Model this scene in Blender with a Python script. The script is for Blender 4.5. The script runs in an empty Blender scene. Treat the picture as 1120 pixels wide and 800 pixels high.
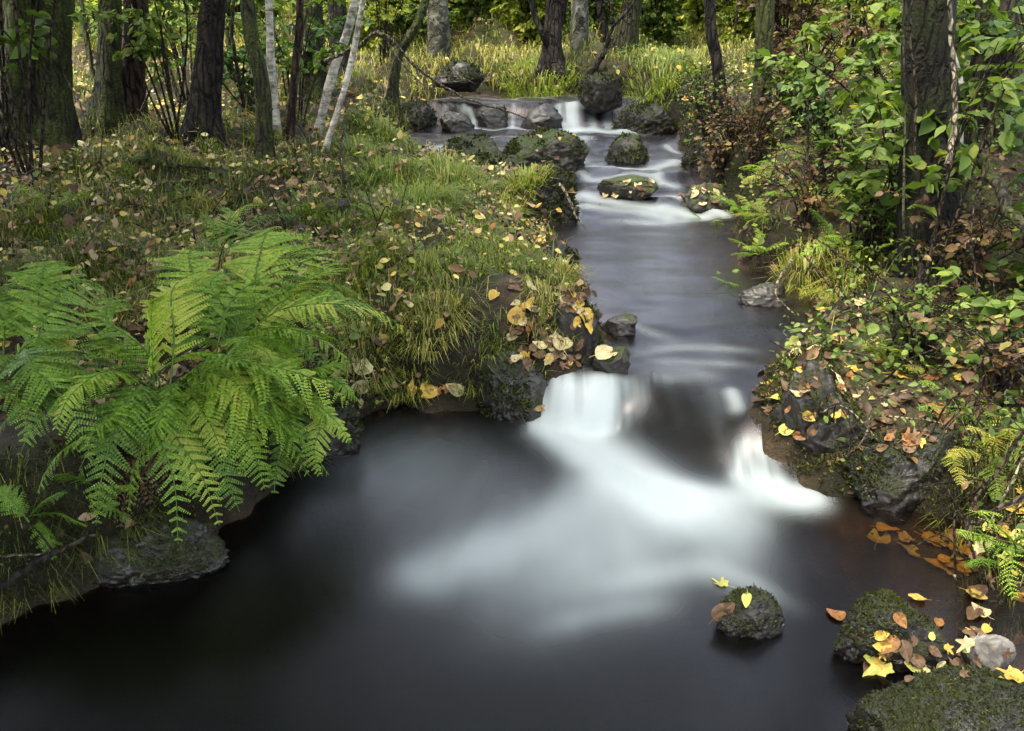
import bpy, math, random
import numpy as np
from math import radians as RAD, sin, cos, pi
from mathutils import Vector, Matrix
from mathutils.bvhtree import BVHTree

SC = bpy.context.scene
COL = SC.collection

# ------------------------------------------------------------------ camera, world, sun, exposure
CAM_H, F_PX, PITCH = 1.5, 1010.0, math.atan(410 / 1010.0)
cam = bpy.data.cameras.new('camera')
cam_o = bpy.data.objects.new('camera', cam)
COL.objects.link(cam_o)
cam_o.location = (0, 0, CAM_H)
cam_o.rotation_euler = (pi / 2 - PITCH, 0, 0)
cam.sensor_width = 36
cam.lens = 36 * F_PX / 1120
cam.clip_start, cam.clip_end = 0.05, 600
SC.camera = cam_o

SUN_EL, SUN_AZ = RAD(66), RAD(-130)          # azimuth measured from +y towards +x
w = bpy.data.worlds.new('World'); SC.world = w; w.use_nodes = True
nt = w.node_tree
sky = nt.nodes.new('ShaderNodeTexSky'); sky.sky_type = 'NISHITA'; sky.sun_disc = False
sky.sun_elevation, sky.sun_rotation = SUN_EL, SUN_AZ
sky.air_density, sky.dust_density, sky.ozone_density = 1.0, 6.0, .6
bg = nt.nodes['Background']; bg.inputs['Strength'].default_value = 0.15
hs = nt.nodes.new('ShaderNodeHueSaturation'); hs.inputs['Saturation'].default_value = .6      # thin overcast
nt.links.new(sky.outputs[0], hs.inputs['Color']); nt.links.new(hs.outputs[0], bg.inputs['Color'])
sun = bpy.data.lights.new('sun', 'SUN'); sun.energy = 1.5; sun.angle = RAD(22); sun.color = (1.0, 0.89, 0.66)
sun_o = bpy.data.objects.new('sun', sun); COL.objects.link(sun_o)
sd = Vector((sin(SUN_AZ) * cos(SUN_EL), cos(SUN_AZ) * cos(SUN_EL), sin(SUN_EL)))
sun_o.rotation_euler = sd.to_track_quat('Z', 'Y').to_euler()
sun_o.location = sd * 30
SC.view_settings.view_transform = 'Standard'; SC.view_settings.look = 'None'
SC.view_settings.exposure = 3.25; SC.view_settings.gamma = 1.0
SC.view_settings.use_curve_mapping = False
cy = SC.cycles
cy.max_bounces = 7; cy.diffuse_bounces = 3; cy.glossy_bounces = 3; cy.transmission_bounces = 4
cy.transparent_max_bounces = 8; cy.caustics_reflective = False; cy.caustics_refractive = False
cy.use_denoising = True; cy.sample_clamp_indirect = 4.0

# ------------------------------------------------------------------ maths helpers
rng = np.random.default_rng(11)
CF = np.array([0, cos(PITCH), -sin(PITCH)]); CU = np.array([0, sin(PITCH), cos(PITCH)]); CO = np.array([0, 0, CAM_H])

def ray(px, py):
    return CF + np.array([1., 0, 0]) * (px - 560) / F_PX + CU * (400 - py) / F_PX
def pix(px, py, z):
    d = ray(px, py); return CO + d * ((z - CAM_H) / d[2])
def pixd(px, py, y):
    d = ray(px, py); return CO + d * (y / d[1])
def ppm(p):                                  # pixels per metre at a point
    return F_PX / max(0.2, float(np.dot(np.asarray(p) - CO, CF)))

def _h(ix, iy, iz, s):
    v = np.sin(ix * 127.1 + iy * 311.7 + iz * 74.7 + s * 19.19) * 43758.5453
    return v - np.floor(v)
def vn(x, y, z=0.0, s=0):
    x = np.asarray(x, float); y = np.asarray(y, float); z = np.asarray(z, float) + 0 * x
    ix, iy, iz = np.floor(x), np.floor(y), np.floor(z)
    fx, fy, fz = x - ix, y - iy, z - iz
    fx, fy, fz = [f * f * (3 - 2 * f) for f in (fx, fy, fz)]
    r = 0
    for a in (0, 1):
        for b in (0, 1):
            for c in (0, 1):
                r = r + _h(ix + a, iy + b, iz + c, s) * (fx if a else 1 - fx) * (fy if b else 1 - fy) * (fz if c else 1 - fz)
    return r * 2 - 1
def fbm(x, y, z=0.0, o=4, s=0):
    r, a = 0, 1.0
    x = np.asarray(x, float); y = np.asarray(y, float); z = np.asarray(z, float)
    for k in range(o):
        r = r + a * vn(x, y, z, s + k); x, y, z, a = x * 2.03, y * 2.03, z * 2.03, a * .5
    return r
def sstep(a, b, x):
    t = np.clip((x - a) / (b - a), 0, 1); return t * t * (3 - 2 * t)
def nrm(v):
    v = np.asarray(v, float); return v / np.maximum(1e-9, np.linalg.norm(v, axis=-1, keepdims=True))

# ------------------------------------------------------------------ object helpers
def make_mesh(name, V, F, mats, tint=None, smooth=True, attrs=None, mi=None):
    V = np.ascontiguousarray(V, np.float32).reshape(-1, 3)
    me = bpy.data.meshes.new(name)
    F = np.ascontiguousarray(F, np.int32)
    m, k = F.shape
    me.vertices.add(len(V)); me.vertices.foreach_set('co', V.ravel())
    me.loops.add(m * k); me.loops.foreach_set('vertex_index', F.ravel())
    me.polygons.add(m); me.polygons.foreach_set('loop_start', np.arange(0, m * k, k, dtype=np.int32))
    me.polygons.foreach_set('loop_total', np.full(m, k, np.int32))
    if smooth: me.polygons.foreach_set('use_smooth', np.ones(m, bool))
    for mt in (mats if isinstance(mats, (list, tuple)) else [mats]): me.materials.append(mt)
    if mi is not None: me.polygons.foreach_set('material_index', np.ascontiguousarray(mi, np.int32))
    me.update(calc_edges=True); me.validate()
    A = dict(attrs or {})
    if tint is not None: A['tint'] = tint
    for an, av in A.items():
        at = me.attributes.new(an, 'FLOAT', 'POINT'); at.data.foreach_set('value', np.ascontiguousarray(av, np.float32))
    return me

def tag(o, label=None, cat=None, group=None, kind=None):
    if label: o['label'] = label
    if cat: o['category'] = cat
    if group: o['group'] = group
    if kind: o['kind'] = kind
    return o
def thing(name, label, cat, loc, group=None):
    o = bpy.data.objects.new(name, None); COL.objects.link(o)
    o.location = tuple(map(float, loc)); o.empty_display_size = .1
    return tag(o, label, cat, group)
def mesh_obj(name, V, F, mat, parent=None, origin=None, **kw):
    org = np.array(parent.location if parent is not None and parent.parent is None else
                   (parent.parent.location if parent is not None else (origin if origin is not None else (0, 0, 0))))
    o = bpy.data.objects.new(name, make_mesh(name, np.asarray(V) - org, F, mat, **kw))
    COL.objects.link(o)
    if parent is not None: o.parent = parent
    else: o.location = tuple(org)
    return o
def dup(root, loc, rz=0, sc=1, label=None, group=None):
    r = root.copy(); COL.objects.link(r)
    r.location = tuple(map(float, loc)); r.rotation_euler = (0, 0, rz); r.scale = (sc, sc, sc)
    if label: r['label'] = label
    if group: r['group'] = group
    for ch in list(root.children):
        c = ch.copy(); COL.objects.link(c); c.parent = r
    return r

class MB:                                     # collects quad soup
    def __init__(s): s.V, s.F, s.T, s.M, s.n = [], [], [], [], 0
    def add(s, V, F, t=0.5, m=0):
        V = np.asarray(V, float).reshape(-1, 3); F = np.asarray(F, int)
        s.V.append(V); s.F.append(F + s.n); s.n += len(V)
        s.T.append(np.broadcast_to(np.asarray(t, float), (len(V),)) if np.ndim(t) == 0 else np.asarray(t, float))
        s.M.append(np.full(len(F), m))
    def get(s): return np.concatenate(s.V), np.concatenate(s.F), np.concatenate(s.T), np.concatenate(s.M)
    def obj(s, name, mat, parent=None, origin=None, smooth=True):
        V, F, T, M = s.get()
        return mesh_obj(name, V, F, mat, parent, origin, tint=T, smooth=smooth, mi=M)

def tube(P, R, n=8, rough=0.0, seed=0, freq=10, flare=None):
    P = np.asarray(P, float); R = np.broadcast_to(np.asarray(R, float), (len(P),))
    T = nrm(np.gradient(P, axis=0))
    ref = np.array([1., 0, 0]) if abs(T[0][0]) < .8 else np.array([0, 1., 0])
    A = nrm(np.cross(T, ref)); B = np.cross(T, A)
    an = np.linspace(0, 2 * pi, n, endpoint=False)
    ca, sa = np.cos(an), np.sin(an)
    rr = R[:, None] * np.ones(n)[None]
    if rough:
        L = np.concatenate([[0], np.cumsum(np.linalg.norm(np.diff(P, axis=0), axis=1))])
        rr = rr * (1 + rough * fbm(ca[None] * 2.2 + 0 * L[:, None], sa[None] * 2.2 + 0 * L[:, None], L[:, None] * freq, 3, seed))
    if flare is not None: rr = rr * flare(np.arange(len(P)), an)
    V = P[:, None] + A[:, None] * (ca[None, :, None] * rr[..., None]) + B[:, None] * (sa[None, :, None] * rr[..., None])
    i = np.arange(len(P) - 1)[:, None] * n; j = np.arange(n)[None]; j2 = (j + 1) % n
    F = np.stack([i + j, i + j2, i + n + j2, i + n + j], -1).reshape(-1, 4)
    return V.reshape(-1, 3), F
def curve(pts, n=16):                          # Catmull-Rom through points
    p = np.asarray(pts, float)
    if len(p) == 2: return p[0] + (p[1] - p[0]) * np.linspace(0, 1, n)[:, None]
    p = np.vstack([2 * p[0] - p[1], p, 2 * p[-1] - p[-2]])
    out = []
    m = max(2, n // (len(p) - 3))
    for i in range(1, len(p) - 2):
        t = np.linspace(0, 1, m, endpoint=False)[:, None]
        out.append(.5 * ((2 * p[i]) + (-p[i - 1] + p[i + 1]) * t + (2 * p[i - 1] - 5 * p[i] + 4 * p[i + 1] - p[i + 2]) * t ** 2
                         + (-p[i - 1] + 3 * p[i] - 3 * p[i + 1] + p[i + 2]) * t ** 3))
    out.append(p[-2:-1])
    return np.vstack(out)

LEAF_F = np.array([[0, 1, 2, 3], [0, 3, 4, 5]])
def leaves(P, D, N, L, W, fold=.25, curl=.2):
    """leaf-shaped pairs of quads folded along the midrib; every argument per leaf"""
    P, D = np.asarray(P, float), nrm(D)
    S = nrm(np.cross(D, N)); U = np.cross(S, D)
    L = np.broadcast_to(np.asarray(L, float), (len(P),))[:, None]; W = np.broadcast_to(np.asarray(W, float), (len(P),))[:, None] * .5
    fold = np.broadcast_to(np.asarray(fold, float), (len(P),))[:, None]; curl = np.broadcast_to(np.asarray(curl, float), (len(P),))[:, None]
    v = [P,
         P + D * L * .30 + S * W * .92 + U * (W * fold),
         P + D * L * .66 + S * W * .78 + U * (W * fold - L * curl * .45),
         P + D * L - U * L * curl,
         P + D * L * .66 - S * W * .78 + U * (W * fold - L * curl * .45),
         P + D * L * .30 - S * W * .92 + U * (W * fold)]
    V = np.stack(v, 1).reshape(-1, 3)
    F = (np.arange(len(P))[:, None, None] * 6 + LEAF_F[None]).reshape(-1, 4)
    return V, F
def fine_leaves(P, D, N, L, W, fold=.25, curl=.2):
    P, D = np.asarray(P, float), nrm(D); n = len(P)
    S = nrm(np.cross(D, N)); U = np.cross(S, D)
    L, W, fold, curl = [np.broadcast_to(np.asarray(q, float), (n,))[:, None] for q in (L, W, fold, curl)]
    W = W * .5; vs = []
    for f, wd in ((0, .04), (.13, .58), (.3, .97), (.5, 1.0), (.7, .74), (.88, .34), (1, .03)):
        m = P + D * L * f - U * L * curl * f * f
        wav = .12 * np.sin(f * 14 + P[:, :1] * 300)
        vs += [m + S * W * wd + U * W * wd * (fold + wav), m, m - S * W * wd + U * W * wd * (fold - wav)]
    V = np.stack(vs, 1).reshape(-1, 3)
    f0 = np.array([[q * 3 + a, q * 3 + a + 1, q * 3 + a + 4, q * 3 + a + 3] for q in range(6) for a in (0, 1)])
    return V, (np.arange(n)[:, None, None] * 21 + f0[None]).reshape(-1, 4)
BL_F = np.array([[0, 1, 3, 2], [2, 3, 5, 4]])
def blades(P, az, L, W, lean, droop, bend=None):
    n = len(P); az = np.asarray(az)
    H = np.stack([np.cos(az), np.sin(az), 0 * az], 1); S = np.stack([-np.sin(az), np.cos(az), 0 * az], 1)
    L = np.broadcast_to(L, (n,))[:, None]; W = np.broadcast_to(W, (n,))[:, None] * .5
    lean = np.broadcast_to(lean, (n,))[:, None]; droop = np.broadcast_to(droop, (n,))[:, None]
    Z = np.array([0, 0, 1.])
    m = P + Z * L * .58 * np.sqrt(np.maximum(.05, 1 - lean ** 2 * .6)) + H * L * lean * .35
    t = m + Z * L * .42 * (1 - 2 * droop) * (1 - .4 * lean) + H * L * lean * .5
    V = np.stack([P - S * W, P + S * W, m - S * W * .8, m + S * W * .8, t - S * W * .15, t + S * W * .15], 1).reshape(-1, 3)
    F = (np.arange(n)[:, None, None] * 6 + BL_F[None]).reshape(-1, 4)
    return V, F

# ------------------------------------------------------------------ materials
def new_mat(name):
    m = bpy.data.materials.new(name); m.use_nodes = True
    n = m.node_tree; p = n.nodes['Principled BSDF']
    return m, n, p, n.nodes['Material Output']
def ND(n, t, **kw):
    x = n.nodes.new('ShaderNode' + t)
    for k, v in kw.items():
        if k in x.inputs.keys() if isinstance(k, str) else False: x.inputs[k].default_value = v
        else: setattr(x, k, v)
    return x
def ramp(n, stops, src, interp='LINEAR'):
    r = n.nodes.new('ShaderNodeValToRGB'); cr = r.color_ramp; cr.interpolation = interp
    while len(cr.elements) < len(stops): cr.elements.new(.5)
    for e, (p, c) in zip(cr.elements, stops):
        e.position = p; e.color = (*c, 1) if len(c) == 3 else c
    n.links.new(src, r.inputs[0]); return r.outputs[0]
def noise(n, vec, scale, detail=4, rough=.55, dist=0):
    x = ND(n, 'TexNoise'); x.inputs['Scale'].default_value = scale; x.inputs['Detail'].default_value = detail
    x.inputs['Roughness'].default_value = rough; x.inputs['Distortion'].default_value = dist
    if vec is not None: n.links.new(vec, x.inputs['Vector'])
    return x.outputs['Fac']
def coords(n, scale=(1, 1, 1)):
    tc = ND(n, 'TexCoord'); mp = ND(n, 'Mapping'); mp.inputs['Scale'].default_value = scale
    n.links.new(tc.outputs['Object'], mp.inputs['Vector']); return mp.outputs[0]
def mixc(n, fac, a, b, mode='MIX'):
    x = n.nodes.new('ShaderNodeMix'); x.data_type = 'RGBA'; x.blend_type = mode
    for sock, v in ((x.inputs[0], fac), (x.inputs[6], a), (x.inputs[7], b)):
        if hasattr(v, 'links'): n.links.new(v, sock)
        elif isinstance(v, (int, float)): sock.default_value = v
        else: sock.default_value = (*v, 1)
    return x.outputs[2]
def math_(n, op, a, b=0.0, c=None, clamp=False):
    x = n.nodes.new('ShaderNodeMath'); x.operation = op; x.use_clamp = clamp
    for i, v in enumerate((a, b) if c is None else (a, b, c)):
        if hasattr(v, 'links'): n.links.new(v, x.inputs[i])
        else: x.inputs[i].default_value = v
    return x.outputs[0]
def bump(n, p, h, strength=.5, dist=.01):
    b = ND(n, 'Bump'); b.inputs['Strength'].default_value = strength; b.inputs['Distance'].default_value = dist
    n.links.new(h, b.inputs['Height']); n.links.new(b.outputs[0], p.inputs['Normal']); return b

def leaf_mat(name, stops, trans=.35, rough=.55, spec=.3, mott=60):
    m, n, p, out = new_mat(name)
    at = ND(n, 'Attribute'); at.attribute_name = 'tint'
    c = ramp(n, stops, at.outputs['Fac'])
    v = noise(n, coords(n), mott, 2)
    c2 = mixc(n, math_(n, 'MULTIPLY', v, .55), c, mixc(n, 1.0, c, (.45, .45, .4), 'MULTIPLY'))
    n.links.new(c2, p.inputs['Base Color']); p.inputs['Roughness'].default_value = rough
    p.inputs['Specular IOR Level'].default_value = spec
    tr = ND(n, 'BsdfTranslucent'); n.links.new(mixc(n, 1.0, c2, (1.25, 1.3, .7), 'MULTIPLY'), tr.inputs['Color'])
    mx = ND(n, 'MixShader'); mx.inputs[0].default_value = trans
    n.links.new(p.outputs[0], mx.inputs[1]); n.links.new(tr.outputs[0], mx.inputs[2]); n.links.new(mx.outputs[0], out.inputs[0])
    return m
def bark_mat(name, dark, light, moss, moss_amt, sc=(16, 16, 3.2), rough=.85):
    m, n, p, out = new_mat(name)
    v = coords(n, sc); v1 = coords(n)
    wob = noise(n, v1, 9, 4, .6)
    vm = ND(n, 'VectorMath'); vm.operation = 'MULTIPLY_ADD'
    cx = ND(n, 'CombineXYZ')
    for q in range(3): n.links.new(wob, cx.inputs[q])
    n.links.new(cx.outputs[0], vm.inputs[0]); vm.inputs[1].default_value = (.9, .9, .4); n.links.new(v, vm.inputs[2])
    vo = ND(n, 'TexVoronoi'); vo.feature = 'DISTANCE_TO_EDGE'; vo.inputs['Scale'].default_value = 1.6; n.links.new(vm.outputs[0], vo.inputs['Vector'])
    crack = ramp(n, [(0, (0, 0, 0)), (.22, (1, 1, 1))], vo.outputs['Distance'])
    f = noise(n, v1, 14, 7, .72)
    c = ramp(n, [(.30, dark), (.52, [(a + b) / 2 for a, b in zip(dark, light)]), (.70, light)], f)
    c = mixc(n, crack, [x * .35 for x in dark], c)
    ms = noise(n, v1, 3.2, 8, .75)
    mf = ramp(n, [(max(0, .62 - moss_amt * .22), (0, 0, 0)), (min(1, .70 - moss_amt * .18), (1, 1, 1))], ms)
    fine = noise(n, v1, 70, 4, .7)
    mcol = ramp(n, [(.3, [x * .2 for x in moss]), (.52, [x * .8 for x in moss]), (.72, [x * 1.9 for x in moss])], fine)
    c = mixc(n, mf, c, mcol)
    n.links.new(c, p.inputs['Base Color']); p.inputs['Roughness'].default_value = rough; p.inputs['Specular IOR Level'].default_value = .2
    h = math_(n, 'ADD', math_(n, 'ADD', f, crack), math_(n, 'MULTIPLY', fine, .5))
    bump(n, p, h, 1.0, .02)
    return m
def birch_mat(name):
    m, n, p, out = new_mat(name)
    v = coords(n, (9, 9, 30)); v1 = coords(n)
    f = noise(n, v, 1.6, 5, .65); g = noise(n, v1, 9, 6, .7)
    c = ramp(n, [(.33, (.03, .026, .02)), (.44, (.26, .24, .20)), (.66, (.52, .50, .44))], f)
    c = mixc(n, ramp(n, [(.50, (0, 0, 0)), (.62, (1, 1, 1))], g), c, (.06, .055, .035))
    n.links.new(c, p.inputs['Base Color']); p.inputs['Roughness'].default_value = .6
    bump(n, p, f, .4, .006)
    return m
def rock_mat(name, moss_amt, moss=(.035, .05, .012), dark=(.008, .0075, .007), light=(.045, .040, .034), rough=.45):
    m, n, p, out = new_mat(name)
    v = coords(n)
    f = noise(n, v, 7, 8, .62, .3); fine = noise(n, v, 120, 4, .7); big = noise(n, v, 9, 5, .7)
    c = ramp(n, [(.3, dark), (.55, [(a + b) * .45 for a, b in zip(dark, light)]), (.75, light)], f)
    ge = ND(n, 'NewGeometry'); sx = ND(n, 'SeparateXYZ'); n.links.new(ge.outputs['Normal'], sx.inputs[0])
    k = math_(n, 'ADD', math_(n, 'MULTIPLY', sx.outputs['Z'], .30), big)
    mf = ramp(n, [(.95 - moss_amt * .6, (0, 0, 0)), (1.08 - moss_amt * .6, (1, 1, 1))], k)
    mcol = ramp(n, [(.3, [x * .25 for x in moss]), (.55, moss), (.75, (moss[0] * 2.2, moss[1] * 1.8, moss[2] * 1.4))], fine)
    sp = ND(n, 'SeparateXYZ'); n.links.new(ge.outputs['Position'], sp.inputs[0])
    wet = ramp(n, [(.0, (1, 1, 1)), (.55, (1, 1, 1)), (1, (0, 0, 0))], math_(n, 'ADD', math_(n, 'MULTIPLY', sp.outputs['Z'], 14.0), math_(n, 'MULTIPLY', f, .5)))
    mf = math_(n, 'MULTIPLY', mf, math_(n, 'SUBTRACT', 1.0, math_(n, 'MULTIPLY', wet, .8)))
    col = mixc(n, mf, c, mcol)
    n.links.new(mixc(n, wet, col, mixc(n, 1.0, col, (.4, .38, .36), 'MULTIPLY')), p.inputs['Base Color'])
    n.links.new(mixc(n, wet, ramp(n, [(0, (rough,) * 3), (1, (.9,) * 3)], mf), (.16, .16, .16)), p.inputs['Roughness'])
    p.inputs['Specular IOR Level'].default_value = .35
    bump(n, p, math_(n, 'ADD', f, math_(n, 'MULTIPLY', fine, math_(n, 'ADD', mf, .15))), .8, .015)
    return m

M = {}
M['soil'] = None
def soil_mat():
    m, n, p, out = new_mat('forest_soil')
    v = coords(n)
    a = noise(n, v, 2.2, 6, .6); b = noise(n, v, 22, 6, .7); c = noise(n, v, 140, 3, .7)
    base = ramp(n, [(.25, (.009, .007, .005)), (.5, (.030, .022, .013)), (.72, (.075, .052, .028))], b)
    green = ramp(n, [(.3, (.010, .014, .004)), (.6, (.030, .042, .010)), (.8, (.07, .085, .02))], c)
    mf = ramp(n, [(.42, (0, 0, 0)), (.62, (1, 1, 1))], a)
    at = ND(n, 'Attribute'); at.attribute_name = 'wet'
    col = mixc(n, math_(n, 'MULTIPLY', mf, .75), base, green)
    bed = ramp(n, [(.3, (.010, .007, .004)), (.55, (.045, .030, .015)), (.75, (.12, .085, .04))], noise(n, v, 9, 5, .65))
    da = ND(n, 'Attribute'); da.attribute_name = 'damp_shade'
    col = mixc(n, da.outputs['Fac'], col, mixc(n, 1.0, col, (.32, .31, .27), 'MULTIPLY'))  # darker shoreline soil: damp, plus painted shade below the ferns
    col = mixc(n, at.outputs['Fac'], col, bed)
    n.links.new(col, p.inputs['Base Color']); p.inputs['Roughness'].default_value = .85; p.inputs['Specular IOR Level'].default_value = .2
    bump(n, p, math_(n, 'ADD', b, math_(n, 'MULTIPLY', c, .5)), .9, .02)
    return m
def water_mat():
    m, n, p, out = new_mat('stream_water')
    ft = ND(n, 'Attribute'); ft.attribute_name = 'foam_sheen'
    dp = ND(n, 'Attribute'); dp.attribute_name = 'depth'
    # peaty water: what is below fades with the depth of water above it
    tint = ramp(n, [(0, (.66, .55, .38)), (.2, (.32, .21, .11)), (.5, (.13, .078, .040)), (1, (.060, .035, .020))], dp.outputs['Fac'])
    tr = ND(n, 'BsdfTransparent'); n.links.new(tint, tr.inputs['Color'])
    gl = ND(n, 'BsdfGlossy'); gl.inputs['Roughness'].default_value = .27
    gl.inputs['Color'].default_value = (1, .95, .96, 1)
    fr = ND(n, 'Fresnel'); fr.inputs['IOR'].default_value = 1.33
    mp = coords(n, (5, 1.6, 3)); nz = noise(n, mp, 2.0, 3, .5)
    b = ND(n, 'Bump'); b.inputs['Strength'].default_value = .06; b.inputs['Distance'].default_value = .03
    n.links.new(nz, b.inputs['Height']); n.links.new(b.outputs[0], gl.inputs['Normal']); n.links.new(b.outputs[0], fr.inputs['Normal'])
    mx = ND(n, 'MixShader'); n.links.new(fr.outputs[0], mx.inputs[0]); n.links.new(tr.outputs[0], mx.inputs[1]); n.links.new(gl.outputs[0], mx.inputs[2])
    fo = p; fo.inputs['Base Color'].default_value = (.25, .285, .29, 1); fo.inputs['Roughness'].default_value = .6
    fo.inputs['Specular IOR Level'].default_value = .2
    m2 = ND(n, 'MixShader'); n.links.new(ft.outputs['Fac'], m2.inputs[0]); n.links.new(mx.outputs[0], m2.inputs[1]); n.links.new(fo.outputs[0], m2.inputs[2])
    n.links.new(m2.outputs[0], out.inputs[0])
    return m
M['soil'] = soil_mat(); M['water'] = water_mat()
M['litter'] = leaf_mat('leaf_litter', [(0, (.012, .008, .005)), (.3, (.055, .030, .013)), (.52, (.15, .085, .035)), (.68, (.30, .22, .12)), (.80, (.26, .12, .03)), (.9, (.44, .32, .05)), (1, (.50, .44, .20))], .15, .6, .3)
M['herb'] = leaf_mat('ground_herb', [(0, (.02, .035, .008)), (.35, (.06, .10, .018)), (.7, (.12, .18, .03)), (.9, (.24, .26, .04)), (1, (.36, .30, .05))], .35)
M['grass'] = leaf_mat('grass_blade', [(0, (.025, .038, .008)), (.35, (.085, .11, .017)), (.65, (.18, .205, .032)), (.85, (.28, .26, .06)), (1, (.38, .31, .12))], .3, .5, .3, 20)
M['lushgrass'] = leaf_mat('lush_grass_blade', [(0, (.035, .055, .01)), (.4, (.11, .165, .02)), (.75, (.21, .26, .035)), (1, (.33, .30, .09))], .35, .5, .3, 20)
M['fern'] = leaf_mat('fern_green', [(0, (.065, .13, .014)), (.5, (.165, .29, .028)), (.8, (.26, .38, .045)), (1, (.36, .40, .06))], .4, .5, .3, 25)
M['yfern'] = leaf_mat('fern_yellowing', [(0, (.07, .12, .015)), (.5, (.20, .25, .03)), (1, (.40, .34, .06))], .4, .5, .3, 25)
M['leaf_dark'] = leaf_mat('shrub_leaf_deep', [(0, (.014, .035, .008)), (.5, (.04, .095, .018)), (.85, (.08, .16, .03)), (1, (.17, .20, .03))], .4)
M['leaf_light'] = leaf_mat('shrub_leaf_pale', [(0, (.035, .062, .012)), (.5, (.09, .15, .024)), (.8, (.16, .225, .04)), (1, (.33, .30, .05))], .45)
M['leaf_far'] = leaf_mat('woodland_leaf_yellowing', [(0, (.07, .10, .016)), (.4, (.19, .25, .035)), (.75, (.33, .36, .06)), (1, (.48, .42, .09))], .5)
M['leaf_brown'] = leaf_mat('withered_leaf', [(0, (.03, .018, .01)), (.5, (.11, .06, .025)), (.8, (.16, .12, .04)), (1, (.13, .17, .03))], .3)
M['crown'] = leaf_mat('canopy_leaf', [(0, (.02, .045, .01)), (.6, (.06, .12, .025)), (1, (.15, .17, .03))], .4)
M['moss'] = leaf_mat('moss_tuft', [(0, (.006, .008, .002)), (.5, (.018, .024, .005)), (.85, (.045, .055, .010)), (1, (.10, .10, .02))], .2, .8, .1)
M['bark'] = bark_mat('bark_brown', (.010, .008, .006), (.075, .058, .040), (.040, .052, .012), .45)
M['bark_mossy'] = bark_mat('bark_mossy', (.010, .009, .006), (.065, .055, .038), (.050, .062, .014), .85)
M['bark_mossdark'] = bark_mat('bark_dark_mossy', (.005, .004, .003), (.022, .018, .014), (.014, .019, .005), .7)
M['bark_dark'] = bark_mat('bark_dark', (.007, .006, .005), (.045, .034, .026), (.030, .042, .010), .2)
M['bark_pale'] = bark_mat('bark_pale_grey', (.06, .06, .045), (.20, .20, .16), (.09, .11, .05), .5, (4, 4, 2))
M['bark_rot'] = bark_mat('bark_reddish', (.012, .008, .006), (.095, .055, .035), (.040, .055, .012), .2)
M['birch'] = birch_mat('bark_birch')
M['twig'] = bark_mat('twig_brown', (.012, .008, .006), (.10, .07, .045), (.05, .06, .02), .1, (30, 30, 12))
M['twig_pale'] = bark_mat('twig_pale', (.10, .085, .055), (.36, .31, .22), (.09, .10, .04), .15, (30, 30, 12))
M['rock_wet'] = rock_mat('rock_wet_dark', .35, rough=.32)
M['rock_mossy'] = rock_mat('rock_mossy', .62, moss=(.016, .021, .005), dark=(.006, .0055, .005), light=(.034, .030, .025), rough=.38)
M['rock_half'] = rock_mat('rock_half_mossy', .6, light=(.07, .062, .05))
M['rock_pale'] = rock_mat('rock_pale', .15, dark=(.05, .045, .04), light=(.30, .28, .25), rough=.5)

# ------------------------------------------------------------------ stream geometry: levels, outline, ground
LIPX = np.array([-9, .0, .085, .18, .29, .39, .45, .52, .62, .72, .78, .97, 1.05, 9])
LIPY = np.array([4.2, 4.2, 3.30, 3.23, 3.21, 3.24, 3.30, 3.34, 3.32, 3.16, 2.90, 2.86, 2.82, 2.82])
FOOTY = np.array([3.9, 3.9, 3.14, 3.06, 3.03, 3.05, 3.03, 2.92, 2.76, 2.70, 2.70, 2.70, 2.72, 2.72])
def zw(x, y):
    x = np.asarray(x, float); y = np.asarray(y, float)
    lip, foot = np.interp(x, LIPX, LIPY), np.interp(x, LIPX, FOOTY)
    s = np.clip((y - foot) / (lip - foot), 0, 1)
    z = .165 * np.where(s < 1, (1 - (1 - s) ** 2.0) * sstep(0, .25, s) ** .5, 1)
    z = z + .018 * sstep(3.52, 3.72, y + .05 * x) + .05 * sstep(5.55, 6.0, y) + .07 * sstep(6.25, 6.75, y + .1 * x) + .08 * sstep(7.1, 7.7, y - .15 * x)
    z = z + .035 * sstep(7.9, 8.2, y) + .16 * sstep(8.42, 8.54, y + .04 * np.sin(x * 5)) + .05 * sstep(8.6, 11, y)
    return z
def wpix(px, py):                               # pixel of the waterline -> world
    z = 0.2
    for _ in range(40):
        p = pix(px, py, z); z = z * .6 + .4 * float(zw(p[0], p[1]))
    return pix(px, py, z)
LEFT = [(-420, 1000), (-200, 800), (-60, 705), (60, 660), (150, 625), (235, 585), (300, 535), (345, 492), (385, 462), (440, 448), (500, 452), (560, 452), (596, 448)]
LEFT2 = [(602, 420), (640, 402), (656, 372), (648, 332), (634, 300), (614, 272), (590, 256), (606, 250), (640, 240), (626, 222), (560, 205), (500, 180), (455, 168), (440, 152), (452, 138), (462, 126)]
RIGHT2 = [(690, 117), (745, 138), (742, 152), (752, 172), (768, 192), (795, 218), (802, 240), (808, 270), (816, 296), (850, 310), (900, 320), (915, 340), (890, 362), (868, 385), (838, 402), (826, 425), (826, 450), (846, 478), (872, 505)]
RIGHT = [(900, 545), (960, 552), (1040, 572), (1088, 622), (1112, 690), (1180, 760), (1300, 850), (1400, 1000)]
top = [(-.75, 8.6), (-.5, 9.0), (.4, 9.15), (1.1, 8.95), (1.35, 8.62)]
POLY = np.array([wpix(*p)[:2] for p in LEFT + LEFT2] + top + [wpix(*p)[:2] for p in RIGHT2 + RIGHT] + [(3, .2), (3, -3), (-3, -3), (-2.4, .3)])
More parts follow.
